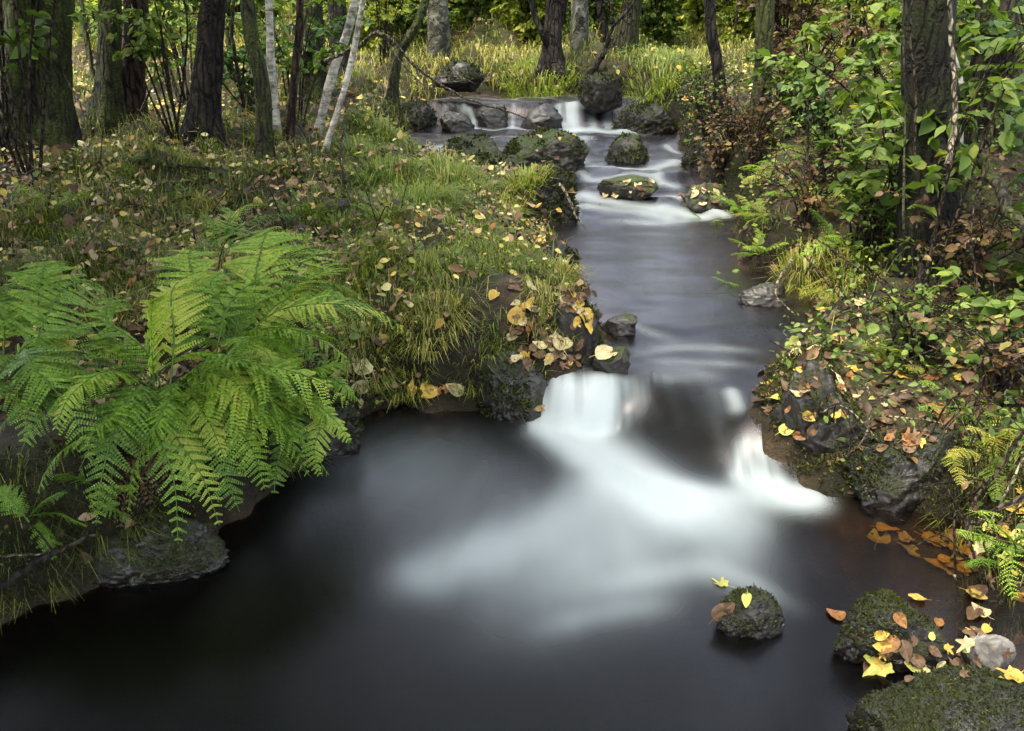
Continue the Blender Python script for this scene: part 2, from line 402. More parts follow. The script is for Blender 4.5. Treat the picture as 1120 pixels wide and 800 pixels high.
def sdist(x, y):                                # >0 on land, <0 in the stream
    x = np.asarray(x, float); y = np.asarray(y, float); sh = x.shape
    x, y = x.ravel(), y.ravel()
    d2 = np.full(x.shape, 1e9); ins = np.zeros(x.shape, bool)
    for a, b in zip(POLY, np.roll(POLY, -1, 0)):
        e = b - a; t = np.clip(((x - a[0]) * e[0] + (y - a[1]) * e[1]) / (e @ e), 0, 1)
        d2 = np.minimum(d2, (x - a[0] - t * e[0]) ** 2 + (y - a[1] - t * e[1]) ** 2)
        c = (a[1] > y) != (b[1] > y)
        if b[1] != a[1]: ins ^= c & (x < (b[0] - a[0]) * (y - a[1]) / (b[1] - a[1]) + a[0])
    return (np.sqrt(d2) * np.where(ins, -1, 1)).reshape(sh)
CTRL = np.array([(-2.2, 1.2, .36), (-1.6, 1.8, .34), (-1.2, 2.35, .33), (-.95, 2.7, .30), (-.55, 3.25, .27), (-.15, 3.45, .33), (.12, 3.5, .36), (.3, 3.75, .32), (.2, 4.1, .30), (-.3, 4, .42), (.1, 4.6, .27), (-.25, 4.7, .38), (-1.5, 3.5, .43),
    (-3, 4, .53), (-.3, 5.4, .37), (-.1, 6.0, .33), (-2, 5.6, .57), (-4, 6.5, .72), (-.5, 6.6, .40), (-1.4, 6.6, .56), (-.9, 8, .72), (-2.5, 9, .88), (-5, 9, .98), (0, 9.7, .86), (1, 9.8, .88), (2.5, 9.3, .92),
    (0, 11.5, .98), (4, 11, 1.08), (-5, 12, 1.08), (0, 16, 1.03), (8, 16, 1.15), (-8, 16, 1.12), (0, 25, 1.08), (15, 25, 1.2), (-15, 25, 1.15), (0, 45, 1.2), (40, 45, 1.5), (-40, 45, 1.5),
    (1.5, 1.75, .10), (1.9, 2.1, .30), (1.35, 2.75, .17), (1.7, 2.95, .30), (1.2, 3.3, .24), (1.5, 3.7, .40), (2.2, 3.7, .55), (1.5, 4.6, .44), (2.5, 5, .68), (3.5, 4, .8), (1.9, 6, .58), (3, 7, .88), (1.9, 7.6, .72),
    (2.2, 8.6, .82), (1.6, .6, .2), (2.4, .8, .35), (5, 6, 1.0), (7, 9, 1.15), (3, 2, .6)])
def bank_top(x, y):
    sc = .35 + .22 * np.abs(y)
    wsum = 0; zs = 0
    for cx, cy_, cz in CTRL:
        ww = 1 / (((x - cx) ** 2 + (y - cy_) ** 2) / sc ** 2 + .02) ** 2.2
        wsum = wsum + ww; zs = zs + ww * cz
    return zs / wsum
def ground(x, y, d=None):
    x = np.asarray(x, float); y = np.asarray(y, float)
    if d is None: d = sdist(x, y)
    wl = zw(x, np.maximum(y, 0))
    big = fbm(x * 1.3, y * 1.3, 0, 3, 5); med = fbm(x * 5, y * 5, 0, 4, 9)
    zt = bank_top(x, y) + big * .035 * np.minimum(1, .4 + y * .08) + med * .022
    lump = np.maximum(0, fbm(x * 2.6, y * 2.2, 0, 2, 71)) * .17 * (x < .9) * sstep(2.6, 3.4, y) * sstep(.12, .45, d) + .05 * fbm(x * 2.2, y * 2.2, 0, 2, 73) * (x > .9)
    zt = zt + lump
    zt = np.maximum(zt, wl + .06)
    wd = .10 + .09 * (1 + vn(x * 2.1, y * 2.1, 0, 21)) + .16 * sstep(.7, 1.3, x) * sstep(4.0, 3.2, y) + .03 * np.maximum(0, y - 3) + .16 * sstep(3.5, 4.0, y) * (x < .9)
    dd = d + .06 * fbm(x * 4.5, y * 4.5, 0, 3, 33)
    t = np.clip(dd / wd, 0, 1); pr = 1 - (1 - t) ** 2.2
    land = wl - .02 + (zt - wl + .02) * pr
    bed = wl - .03 - np.minimum(.42, np.where((x < .75) & (y < 3.1), 1.8, .55) * (-dd)) + .02 * fbm(x * 4, y * 4, 0, 3, 41)
    bed = bed - .14 * sstep(.34, .46, x) * sstep(1.0, .85, x) * sstep(2.5, 2.65, y) * sstep(3.7, 3.5, y)
    far = 0.0022 * np.maximum(0, y - 45) ** 1.6
    return np.where(dd > 0, land, bed) + far

ys = np.concatenate([np.arange(-3, .8, .08), .8 * np.exp(np.arange(0, math.log(120 / .8), .0088))])
us = np.linspace(-1, 1, 470); us = us * (.75 + .25 * us ** 2)
GX = us[None] * np.sqrt(3.7 ** 2 + (1.0 + .92 * np.maximum(ys, .5)) ** 2)[:, None]; GY = ys[:, None] + 0 * GX
GD = sdist(GX, GY); GZ = ground(GX, GY, GD)
nr, nc = GX.shape
i = np.arange(nr - 1)[:, None] * nc; j = np.arange(nc - 1)[None]
GF = np.stack([i + j, i + j + 1, i + nc + j + 1, i + nc + j], -1).reshape(-1, 4)
GV = np.stack([GX, GY, GZ], -1).reshape(-1, 3)
g = mesh_obj('ground', GV, GF, M['soil'], attrs={'wet': sstep(.03, -.05, GD).ravel(), 'damp_shade': sstep(.34, .04, GD).ravel()})
tag(g, 'dark forest soil of the stream banks and bed', 'ground', kind='structure')
BV = [BVHTree.FromPolygons(GV.tolist(), GF.tolist())]
def hit(px, py, trees=None):
    d = Vector(ray(px, py)).normalized(); best = None
    for b in (trees or BV):
        h = b.ray_cast(Vector(CO), d, 200)
        if h[0] is not None and (best is None or h[3] < best[3]): best = h
    return best
def drop(x, y, top=6.0):
    best = None
    for b in BV:
        h = b.ray_cast(Vector((x, y, top)), Vector((0, 0, -1)), 20)
        if h[0] is not None and (best is None or h[3] < best[3]): best = h
    return best
def gpt(px, py):                                  # ground point seen at a pixel
    h = hit(px, py, BV[:1]); return np.array(h[0])

# ---- water surface
wy = .35 * np.exp(np.arange(0, math.log(9.4 / .35), .0062))
wu = np.linspace(-1, 1, 520)
WXc = np.interp(wy, [0, 2, 3, 5, 7, 9.5], [.1, .1, .3, .75, .7, .4]); WH = np.interp(wy, [0, 1.5, 2.5, 3.2, 4.2, 5.5, 9.5], [2.6, 2.4, 1.9, 1.4, 1.1, 1.3, 1.9])
WX = WXc[:, None] + wu[None] * WH[:, None]; WY = wy[:, None] + 0 * WX
WZ = zw(WX, WY)
def blur(A, n, s, ax):
    k = np.exp(-.5 * (np.arange(-n, n + 1) / s) ** 2); k /= k.sum(); B = np.pad(A, [(n, n) if q == ax else (0, 0) for q in (0, 1)], mode='edge')
    return sum(w_ * np.take(B, np.arange(q, q + A.shape[ax]), ax) for q, w_ in enumerate(k))
mk = sstep(.38, .46, WX) * sstep(3.9, 3.5, WY)
WZ = blur(blur(WZ, 8, 2.5, 1), 4, 1.1, 0)
WZ = WZ * (1 - mk) + mk * blur(blur(WZ, 24, 9, 1), 10, 3.5, 0)
strokes = [  # pixels along the flow, width in pixels, strength
    ([(614, 426), (606, 446), (596, 466)], 16, 1.1), ([(642, 424), (634, 446), (624, 468)], 18, 1.2), ([(670, 426), (660, 446), (650, 470)], 16, 1.1),
    ([(600, 466), (618, 480), (640, 498)], 26, .7), ([(630, 470), (664, 500), (700, 530), (735, 552)], 36, 1.15), ([(690, 525), (760, 543), (820, 545), (868, 548)], 26, .7), ([(735, 552), (780, 560), (815, 570)], 34, .45),
    ([(665, 520), (630, 550), (585, 580), (535, 602), (470, 628)], 38, .48), ([(700, 555), (680, 585), (650, 615)], 75, .5), ([(750, 570), (785, 592), (790, 612)], 48, .36), ([(560, 590), (490, 612), (440, 632)], 45, .12), ([(650, 560), (600, 610), (560, 650)], 80, .16), ([(420, 510), (480, 540), (540, 600)], 100, .15),  # the broad faint strokes paint a pale reflection sheen onto the pool
    ([(706, 404), (712, 436), (722, 460)], 8, .04), ([(728, 404), (738, 440), (752, 470)], 9, .03), ([(752, 404), (764, 446), (776, 470)], 10, .03), ([(774, 410), (784, 450), (800, 510)], 11, .1), ([(694, 412), (698, 440), (684, 468)], 10, .34), ([(700, 400), (745, 402), (790, 408)], 9, .1),
    ([(814, 482), (812, 502), (810, 524)], 10, .85), ([(838, 486), (843, 506), (850, 528)], 10, .8), ([(822, 528), (856, 540), (886, 545)], 20, 1.0),
    ([(640, 648), (710, 630), (770, 624), (820, 640), (868, 664)], 20, .30), ([(590, 692), (660, 672), (730, 660)], 19, .24), ([(700, 600), (620, 640), (540, 680)], 80, .12), ([(400, 510), (470, 500), (540, 500)], 60, .10),  # its wide weak strokes belong to the painted pool sheen too
    ([(660, 352), (690, 356), (740, 372)], 9, .28), ([(690, 382), (760, 380), (830, 384)], 10, .25), ([(700, 392), (760, 396), (820, 400)], 10, .22), ([(800, 428), (806, 442)], 9, .55), ([(700, 408), (740, 412), (790, 414)], 12, .2), ([(640, 412), (662, 412), (690, 414)], 8, .35),
    ([(610, 142), (650, 143), (700, 146)], 8, 1.0), ([(614, 125), (616, 140)], 9, .55), ([(626, 124), (630, 140)], 8, .8), ([(648, 124), (650, 140)], 6, .45), ([(664, 122), (665, 138)], 6, .5),
    ([(640, 150), (630, 165), (640, 182)], 10, .6), ([(640, 182), (700, 184), (740, 176)], 9, .75), ([(636, 188), (650, 196), (720, 190)], 7, .5),
    ([(640, 215), (680, 222), (720, 228), (770, 236)], 12, .75), ([(640, 225), (690, 232), (730, 238)], 10, .5), ([(660, 240), (720, 244), (780, 236)], 10, .35), ([(735, 215), (775, 228), (792, 236)], 8, .8), ([(720, 195), (735, 205)], 8, .6),
    ([(478, 121), (492, 124), (512, 130)], 3, .35), ([(508, 124), (516, 132), (520, 140)], 3, .5), ([(510, 138), (530, 141), (560, 141)], 3.5, .45), ([(560, 140), (590, 143)], 5, .6), ([(480, 166), (462, 164), (500, 160)], 6, .7), ([(520, 182), (540, 183), (556, 180)], 5, .6),
    ([(600, 121), (615, 119), (640, 119)], 3, .4), ([(562, 125), (560, 138)], 2.5, .6), ([(730, 160), (742, 168)], 6, .6)]
FOAM_SHEEN = np.zeros(WX.shape)
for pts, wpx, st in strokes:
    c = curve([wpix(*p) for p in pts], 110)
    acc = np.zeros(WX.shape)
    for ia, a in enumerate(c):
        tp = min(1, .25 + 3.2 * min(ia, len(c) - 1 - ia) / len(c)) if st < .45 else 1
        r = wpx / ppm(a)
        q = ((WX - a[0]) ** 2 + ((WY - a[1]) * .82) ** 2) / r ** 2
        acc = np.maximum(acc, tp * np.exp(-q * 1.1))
    FOAM_SHEEN += acc * st
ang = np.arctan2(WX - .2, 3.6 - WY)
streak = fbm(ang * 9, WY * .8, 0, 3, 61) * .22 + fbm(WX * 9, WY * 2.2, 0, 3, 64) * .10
FOAM_SHEEN = FOAM_SHEEN * (1 + streak * np.clip(1.2 - FOAM_SHEEN, 0, 1))
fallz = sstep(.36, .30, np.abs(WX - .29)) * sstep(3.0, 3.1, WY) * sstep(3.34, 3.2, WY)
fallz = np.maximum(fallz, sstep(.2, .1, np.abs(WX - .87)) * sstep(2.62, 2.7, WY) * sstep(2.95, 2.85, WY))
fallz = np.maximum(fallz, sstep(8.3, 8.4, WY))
FOAM_SHEEN = FOAM_SHEEN * (1 - fallz * .55 * np.clip(.35 + fbm(WX * np.where(WY > 8, 22, 42), WY * 2.0, 0, 3, 88), 0, 1))
FOAM_SHEEN = np.clip(1 - np.exp(-1.25 * FOAM_SHEEN ** 1.35), 0, .93)
lowz = sstep(3.0, 2.6, WY)
WZ = WZ + .010 * FOAM_SHEEN * fbm(WX * 7, WY * 4, 0, 3, 66) + .005 * fbm(WX * 2, WY * 4.5, 0, 3, 67) * sstep(3.0, 3.3, WY) + .004 * fbm(WX * 2.2, WY * 2.2, 0, 2, 68) + .006 * FOAM_SHEEN * lowz
WZ = WZ + sstep(5.5, 5.9, WY) * .014 * fbm(WX * 6, WY * 7, 0, 2, 69)
WD = sdist(WX, WY)
DEP = np.clip((WZ - ground(WX, WY, WD)) * 3.0 + .30 * sstep(2.55, 2.8, WY) * sstep(3.7, 3.3, WY) * sstep(-.02, -.1, WD), 0, 1)
DEP = DEP * (1 - .6 * sstep(.8, 1.0, WX) * sstep(2.7, 2.5, WY))
nr, nc = WX.shape
i = np.arange(nr - 1)[:, None] * nc; j = np.arange(nc - 1)[None]
WF = np.stack([i + j, i + j + 1, i + nc + j + 1, i + nc + j], -1)
keep = (WD[:-1, :-1] < .12) & (WD[1:, 1:] < .12)
WF = WF[keep]
used = np.unique(WF); remap = np.full(WX.size, -1); remap[used] = np.arange(len(used))
WV = np.stack([WX, WY, WZ], -1).reshape(-1, 3)[used]; WF = remap[WF]
wat = mesh_obj('stream_water', WV, WF, M['water'], attrs={'foam_sheen': FOAM_SHEEN.ravel()[used], 'depth': DEP.ravel()[used]})
tag(wat, 'dark peaty stream with silky white water below its little falls', 'stream', kind='structure')

# ------------------------------------------------------------------ rocks
def ico(sub):
    import bmesh
    bm = bmesh.new(); bmesh.ops.create_icosphere(bm, subdivisions=sub, radius=1)
    V = np.array([v.co[:] for v in bm.verts]); F = np.array([[v.index for v in f.verts] for f in bm.faces]); bm.free()
    return V, F
ICO5, ICO4 = ico(6), ico(5)
def rock(label, x0, x1, ytop, ybase, mat, seed, zb=None, depth=1.0, tufts=0, group=None, flat=0.0, sink=.35, edge=.25, name='boulder', rz=0, smooth=False):
    """a boulder filling pixels x0..x1, ytop..ybase, its front waterline at ybase"""
    f = wpix((x0 + x1) / 2, ybase) if zb is None else pix((x0 + x1) / 2, ybase, zb)
    k = ppm(f); rx = (x1 - x0) / 2 / k; ry = rx * depth
    c = np.array([f[0], f[1] + ry * .8, f[2]])
    d = ray((x0 + x1) / 2, ytop); t = c[1] / d[1]
    h = max(.03, CAM_H + d[2] * t - f[2])
    c[0] = ((x0 + x1) / 2 - 560) / F_PX * float(np.dot(c - CO, CF))
    V, F = ICO5 if k * rx > 35 else ICO4
    V = V.copy()
    n1 = fbm(V[:, 0] * 1.3, V[:, 1] * 1.3, V[:, 2] * 1.3, 3, seed); n2 = fbm(V[:, 0] * 4, V[:, 1] * 4, V[:, 2] * 4, 4, seed + 7); n3 = fbm(V[:, 0] * 14, V[:, 1] * 14, V[:, 2] * 14, 3, seed + 9)
    q = np.abs(V) ** 1.0
    box = 1 / np.maximum(1e-6, (q[:, 0] ** 3.2 + q[:, 1] ** 3.2 + q[:, 2] ** 3.2)) ** (1 / 3.2)
    rad = (1 - edge) + edge * box + n1 * .16 + (n2 * .05 + n3 * .016) * (not smooth)
    W = V * rad[:, None]
    rq = np.random.default_rng(seed + 1000)
    for _ in range(0 if smooth else 13):
        nn_ = nrm(rq.normal(0, 1, 3) * np.array([1, 1, .8])); dd_ = rq.uniform(.62, .95)
        ex = W @ nn_ - dd_; W = W - np.where(ex > 0, ex * .88, 0)[:, None] * nn_
    W = W + (not smooth) * V * (n2 * .05 + n3 * .022 + .03 * fbm(V[:, 0] * 8, V[:, 1] * 8, V[:, 2] * 8, 3, seed + 4))[:, None]
    W = W / np.abs(W).max(0) * 1.0
    if flat: W[:, 2] = np.where(W[:, 2] > 0, np.tanh(W[:, 2] * (1 + flat)) / (1 + flat * .4), W[:, 2])
    hb = h * (1 + sink)
    cr, sr = cos(rz), sin(rz)
    W = np.stack([W[:, 0] * rx, W[:, 1] * ry, W[:, 2] * hb * .62], 1)
    W = np.stack([W[:, 0] * cr - W[:, 1] * sr, W[:, 0] * sr + W[:, 1] * cr, W[:, 2]], 1)
    W[:, 2] += h - W[:, 2].max()
    W = W + c
    o = mesh_obj(name, W, F, M[mat], origin=c)
    tag(o, label, 'rock', group)
    BV.append(BVHTree.FromPolygons(W.tolist(), F.tolist()))
    if tufts:
        a = W[F]; nn = np.cross(a[:, 1] - a[:, 0], a[:, 2] - a[:, 0]); ar = np.linalg.norm(nn, axis=1); nn = nrm(nn)
        patch = fbm(*(a.mean(1).T * 9), 3, seed + 3)
        pr = ar * np.clip(nn[:, 2] * .8 + .45, 0, 1) * np.clip(patch * 2.0 + .35, 0.01, 1) * (a.mean(1)[:, 2] > f[2] + .01); pr /= pr.sum()
        r = np.random.default_rng(seed); fi = r.choice(len(F), tufts, p=pr)
        b = r.dirichlet((1, 1, 1), tufts); P = (a[fi] * b[:, :, None]).sum(1) - nn[fi] * .002
        D = nrm(nn[fi] + r.normal(0, .55, (tufts, 3))); S = r.normal(0, 1, (tufts, 3))
        sz = 5.0 / k * r.uniform(.6, 1.5, tufts) * .8
        sz = np.clip(sz, .006, .03)
        Vv, Ff = leaves(P, D, S, sz, sz * .35, .2, .1)
        mo = mesh_obj('moss', Vv, Ff, M['moss'], o if False else None, origin=c, tint=np.repeat(np.clip(.5 + patch[fi] * .25 + r.normal(0, .22, tufts), 0, 1), 6))
        mo.parent = o; mo.location = (0, 0, 0)
    return o

rock('dark wet boulder beside the left foot of the main fall, below the leafy bank nose', 512, 608, 386, 462, 'rock_mossy', 3, tufts=2500, depth=.7)
rock('smooth dark rock veiled by thin water between the two small falls', 690, 806, 478, 524, 'rock_wet', 2, zb=-.09, depth=.9, edge=0, smooth=True)
rock('leaf-strewn mossy boulder forming the streamward rim of the bank nose', 592, 660, 312, 398, 'rock_mossy', 46, depth=.9, tufts=1800)
rock('dark boulder half buried in the neck of the bank above the nose', 588, 634, 262, 306, 'rock_mossy', 47, depth=.9, tufts=900)
rock('big leaf-strewn boulder in midstream above the quiet pool', 540, 646, 140, 190, 'rock_half', 5, tufts=1500, depth=.8)
rock('low dark rock left of the big midstream boulder', 478, 552, 148, 182, 'rock_half', 8, tufts=800, depth=.7)
rock('mossy boulder with yellow tufts jutting from the left bank into the pool', 530, 638, 186, 246, 'rock_mossy', 9, tufts=2200, depth=.8)
rock('rounded dark boulder right of the midstream channel', 658, 714, 146, 179, 'rock_half', 14, tufts=500, depth=.8)
rock('long blocky mossy boulder to the right of the far waterfall', 666, 748, 110, 147, 'rock_mossy', 15, tufts=900, edge=.5, depth=.6)
rock('dark upright boulder at the foot of the leaning dead branch', 632, 682, 79, 112, 'rock_mossy', 18, tufts=700, zb=.60, depth=.7)
rock('mossy boulder on the grass below the pale grey trunk', 474, 534, 66, 91, 'rock_mossy', 19, zb=.74, tufts=500, depth=.6)
rock('flat stone strewn with brown leaves amid the rapids', 648, 722, 193, 219, 'rock_half', 20, depth=.8, flat=.8)
rock('small dark rock filling the gap of the far left cascade', 478, 520, 122, 144, 'rock_wet', 21, depth=.6)
rock('squat dark rock under the lip of the far left cascade', 520, 562, 112, 140, 'rock_wet', 22, depth=.6)
rock('squat dark rock between far cascades', 564, 616, 113, 143, 'rock_wet', 23, depth=.6, edge=.4)
rock('dark rock on the outer left of the far cascades', 424, 486, 110, 141, 'rock_mossy', 24, depth=.6, tufts=400)
rock('stone topped with a heap of brown leaves at the right edge of the rapids', 738, 800, 200, 232, 'rock_half', 25, depth=.8)
rock('dark bank stone at the right above the rapids', 742, 800, 152, 186, 'rock_mossy', 26, depth=.7, tufts=400)
rock('long dark wet boulder on the right bank beside the second small fall', 826, 960, 396, 512, 'rock_mossy', 30, depth=.8, tufts=2500, edge=.35)
rock('low mossy boulder on the right bank above the sunken yellow leaves', 905, 1070, 462, 562, 'rock_mossy', 31, depth=.7, tufts=5000)
rock('small lone rock with two leaves in the dark lower pool', 780, 864, 645, 697, 'rock_mossy', 34, depth=.6, tufts=1200)
rock('dark mossy rock with leaves along its foot near the lower right corner', 905, 1042, 655, 732, 'rock_mossy', 35, depth=.6, tufts=3000)
rock('large mossy rock filling the lower right corner', 925, 1140, 734, 880, 'rock_mossy', 36, depth=.75, tufts=9000)
rock('pale bare stone wedged in leaves above the corner rock', 1046, 1112, 690, 742, 'rock_pale', 37, depth=.7)
rock('dark stone breaking the surface on the left of the pool above the main fall', 655, 700, 344, 366, 'rock_wet', 38, depth=.6, sink=.5)
rock('small yellowish stone beside the left end of the main fall lip', 644, 690, 378, 408, 'rock_half', 39, depth=.7)
rock('wet stone in the shadowy recess of the right bank', 806, 866, 310, 336, 'rock_wet', 40, depth=.7)
rock('dark mossy bank rock in the shade below the big fern', 70, 262, 566, 640, 'rock_mossy', 42, depth=.5, tufts=2500)
rock('stony hump at the water edge below the right tip of the big fern', 300, 400, 440, 505, 'rock_mossy', 43, depth=.5, tufts=1500)

# ------------------------------------------------------------------ ground cover: grass, herbs, litter (uncountable)
def scatter(n, y0, y1, spread=.62, seed=1):
    r = np.random.default_rng(seed)
    y = y0 * np.exp(r.random(n) * math.log(y1 / y0)); x = (r.random(n) * 2 - 1) * (.35 + spread * y)
    return x, y, r
def litter(n, seed):
    x, y, r = scatter(n, 1.3, 22, seed=seed)
    d = sdist(x, y); k = (d > .0) & ~((x < -.4) & (y < 2.7) & (d < .45) & (r.random(n) < .8)) & (vn(x * 1.7, y * 1.7, 0, 77) + r.normal(0, .5, n) - .6 * (y > 8.6) > -.15 - .3 * (x > .8))
    x, y = x[k], y[k]; P, N = [], []
    for a, b in zip(x, y):
        h = drop(a, b); P.append(h[0][:]); N.append(h[1][:])
    P, N = np.array(P), np.array(N); m = len(P)
    N = nrm(N + r.normal(0, .35, (m, 3))); N[:, 2] = np.abs(N[:, 2])
    D = np.cross(N, r.normal(0, 1, (m, 3)))
    L = np.clip(r.lognormal(0, .45, m), .35, 2.4) * .032 * (.75 + .08 * P[:, 1])
    P = P + N * .006; P[:, 2] += r.uniform(0, .075, m) * (P[:, 1] > 3.3) * (P[:, 0] < .6)
    L = L * np.where(P[:, 0] > .7, .82, 1); t = np.clip(r.beta(2.0, 2.6, m) * np.where(P[:, 0] > .7, .82, .95) + .1 * vn(P[:, 0] * 2, P[:, 1] * 2, 0, 5), 0, 1)
    A = (P - nrm(D) * L[:, None] * .5, D, N, L, L * r.uniform(.4, .8, m), r.uniform(-.5, .9, m), r.uniform(-.35, .5, m)); nr_ = P[:, 1] < 4.6
    V, F = fine_leaves(*[q[nr_] for q in A]); V2, F2 = leaves(*[q[~nr_] for q in A])
    return np.concatenate([V, V2]), np.concatenate([F, F2 + len(V)]), np.concatenate([np.repeat(t[nr_], 21), np.repeat(t[~nr_], 6)])
V, F, T = litter(42000, 101)
def over_litter(n, seed):
    x, y, r = scatter(n, 2.6, 12, seed=seed)
    d = sdist(x, y); k = (d > .03) & ((x < .6) | (y > 7)) & (.5 + vn(x * 1.3, y * 1.3, 0, 91) + .5 * vn(x * 5, y * 5, 0, 92) + r.normal(0, .3, n) - .8 * (y > 8.7) > .25); x, y = x[k], y[k]; m = len(x)
    z = np.array([BV[0].ray_cast(Vector((a, b, 6)), Vector((0, 0, -1)), 20)[0][2] for a, b in zip(x, y)])
    P = np.stack([x, y, z + r.uniform(.012, .085, m)], 1); N = nrm(r.normal(0, .4, (m, 3)) + np.array([0, -.3, 1])); D = np.cross(N, r.normal(0, 1, (m, 3)))
    L = np.clip(r.lognormal(0, .35, m), .4, 2) * .027 * (.8 + .07 * y)
    V, F = leaves(P, D, N, L, L * r.uniform(.45, .9, m), r.uniform(-.3, .5, m), r.uniform(-.2, .3, m))
    return V, F, np.repeat(np.clip(r.choice([.55, .66, .9, .97, .4], m, p=[.16, .26, .22, .28, .08]) + r.normal(0, .05, m), 0, 1), 6)
V2, F2, T2 = over_litter(20000, 107)
F = np.concatenate([F, F2 + len(V)]); V = np.concatenate([V, V2]); T = np.concatenate([T, T2])
tag(mesh_obj('leaf_litter', V, F, M['litter'], tint=T), 'brown and yellow fallen leaves carpeting both banks', 'leaf litter', kind='stuff')

def grass_field(n, seed):
    x, y, r = scatter(n, 2.0, 42, seed=seed)
    d = sdist(x, y)
    mask = -.05 + .6 * vn(x * 1.6, y * 1.1, 0, 50) + .55 * vn(x * 4.5, y * 4.5, 0, 51)
    mask += .9 * sstep(8.6, 9.2, y) + .25 * (x < .3) * (y > 3.6) - .7 * (x > .8) * (y < 8.3) - .9 * sstep(3.0, 2.2, y)
    k = (d > .02) & (mask + r.normal(0, .25, n) > 0.12)
    nose = wpix(590, 365)[:2]; k &= ~(((x - nose[0]) ** 2 + (y - nose[1] - .12) ** 2 < .22 ** 2) & (r.random(n) < .75))
    x, y, d = x[k], y[k], d[k]; m = len(x)
    # sit exactly on the mesh
    z = np.array([BV[0].ray_cast(Vector((a, b, 6)), Vector((0, 0, -1)), 20)[0][2] for a, b in zip(x, y)])
    P = np.stack([x, y, z - .004], 1)
    az = 2 * pi * r.random(m) + 1.5 * vn(x * 2, y * 2, 0, 55)
    L = np.clip(r.normal(.115, .04, m), .03, .26) * (1 + .35 * vn(x * 1.5, y * 1.5, 0, 57)) * np.where(y > 8.6, 1.15, 1)
    V, F = blades(P, az, L, .0018 * np.maximum(1.6, y * .55), r.uniform(.3, 1.0, m), r.uniform(.1, .9, m))
    t = np.clip(.45 + .22 * vn(x * .9, y * .9, 0, 58) + r.normal(0, .2, m) + .12 * (y > 8.6), 0, 1)
    return V, F, np.repeat(t, 6)
V, F, T = grass_field(260000, 102)
tag(mesh_obj('grass', V, F, M['grass'], tint=T), 'rough green woodland grass on the banks and the clearing', 'grass', kind='stuff')

def herb_field(n, seed):
    x, y, r = scatter(n, 1.6, 40, seed=seed)
    d = sdist(x, y); mask = -.05 + .5 * (x > .8) * (y > 3) + .6 * vn(x * 1.6, y * 1.6, 0, 80) + .4 * vn(x * 6, y * 6, 0, 81) + .25 * (x > .8) * (y > 3)
    k = (d > .04) & (mask + r.normal(0, .2, n) > .1)
    x, y = x[k], y[k]; m = len(x)
    z = np.array([BV[0].ray_cast(Vector((a, b, 6)), Vector((0, 0, -1)), 20)[0][2] for a, b in zip(x, y)])
    up = r.uniform(.01, .11, m) * np.where((x > .7) & (y < 8), 1.8, 1)
    P = np.stack([x, y, z + up], 1); N = nrm(r.normal(0, .45, (m, 3)) + np.array([0, -.15, 1])); D = np.cross(N, r.normal(0, 1, (m, 3)))
    L = np.clip(r.lognormal(0, .35, m), .4, 2.2) * .022 * (.85 + .06 * y)
    V, F = leaves(P, D, N, L, L * r.uniform(.45, .85, m), r.uniform(0, .5, m), r.uniform(0, .35, m))
    return V, F, np.repeat(np.clip(.45 + .2 * vn(x, y, 0, 83) + r.normal(0, .22, m), 0, 1), 6)
V, F, T = herb_field(60000, 103)
tag(mesh_obj('ground_cover', V, F, M['herb'], tint=T), 'low leafy herbs covering the forest floor', 'ground cover', kind='stuff')

def bank_moss(n, seed):
    r = np.random.default_rng(seed)
    x, y, _ = scatter(n * 7, 1.35, 9.0, seed=seed); d = sdist(x, y)
    k = (d > -.02) & (d < .5) & (r.random(len(x)) < np.exp(-np.maximum(d - .1, 0) / .13)); x, y = x[k][:n], y[k][:n]
    P, N = [], []
    for a, b in zip(x, y):
        h = BV[0].ray_cast(Vector((a, b, 6)), Vector((0, 0, -1)), 20); P.append(h[0][:]); N.append(h[1][:])
    P, N = np.array(P), np.array(N); m = len(P); pt = fbm(P[:, 0] * 4, P[:, 1] * 4, P[:, 2] * 4, 3, 5)
    k = (pt + r.normal(0, .25, m) > -.25) & (P[:, 2] > zw(P[:, 0], P[:, 1]) + .005) & ~((np.abs(P[:, 0] - .3) < .26) & (np.abs(P[:, 1] - 3.18) < .16)); P, N, pt = P[k], N[k], pt[k]; m = len(P)
    P = P + np.stack([0 * pt, 0 * pt, r.uniform(-.03, .02, m)], 1)
    D = nrm(N + r.normal(0, .5, (m, 3)) + np.array([0, 0, -.25])); L = r.uniform(.007, .018, m) * (.7 + .12 * P[:, 1])
    V, F = leaves(P - N * .002, D, r.normal(0, 1, (m, 3)), L, L * .38, .2, .3)
    return V, F, np.repeat(np.clip(.55 + .3 * pt + r.normal(0, .22, m), 0, 1), 6)
V, F, T = bank_moss(110000, 109)
tag(mesh_obj('bank_moss', V, F, M['moss'], tint=T), 'dark green moss creeping down the bank faces to the water', 'moss', kind='stuff')

# ------------------------------------------------------------------ trees
def crown_mesh(seed, n=300, R=2.3, z0=3.2, z1=9.5):
    r = np.random.default_rng(seed); c = []
    for k in range(26):
        a, q, zz = r.uniform(0, 2 * pi), r.random() ** .6, r.uniform(z0, z1)
        rad = R * q * (1 - .45 * abs((zz - z0) / (z1 - z0) * 2 - .8)); c.append((rad * cos(a), rad * sin(a), zz))
    c = np.array(c); P = c[r.integers(0, len(c), n)] + r.normal(0, 1, (n, 3)) * np.array([.5, .5, .28])
    N = nrm(r.normal(0, .6, (n, 3)) + np.array([0, 0, 1])); D = np.cross(N, r.normal(0, 1, (n, 3))); L = r.uniform(.09, .2, n)
    V, F = leaves(P, D, N, L, L * .65, .3, .2)
    return make_mesh('crown', V, F, M['crown'], tint=np.repeat(np.clip(r.normal(.5, .22, n), 0, 1), 6))
CROWNS = [crown_mesh(500 + k) for k in range(4)]
THIN = crown_mesh(530, 130, 2.3, 3.4, 9.5)
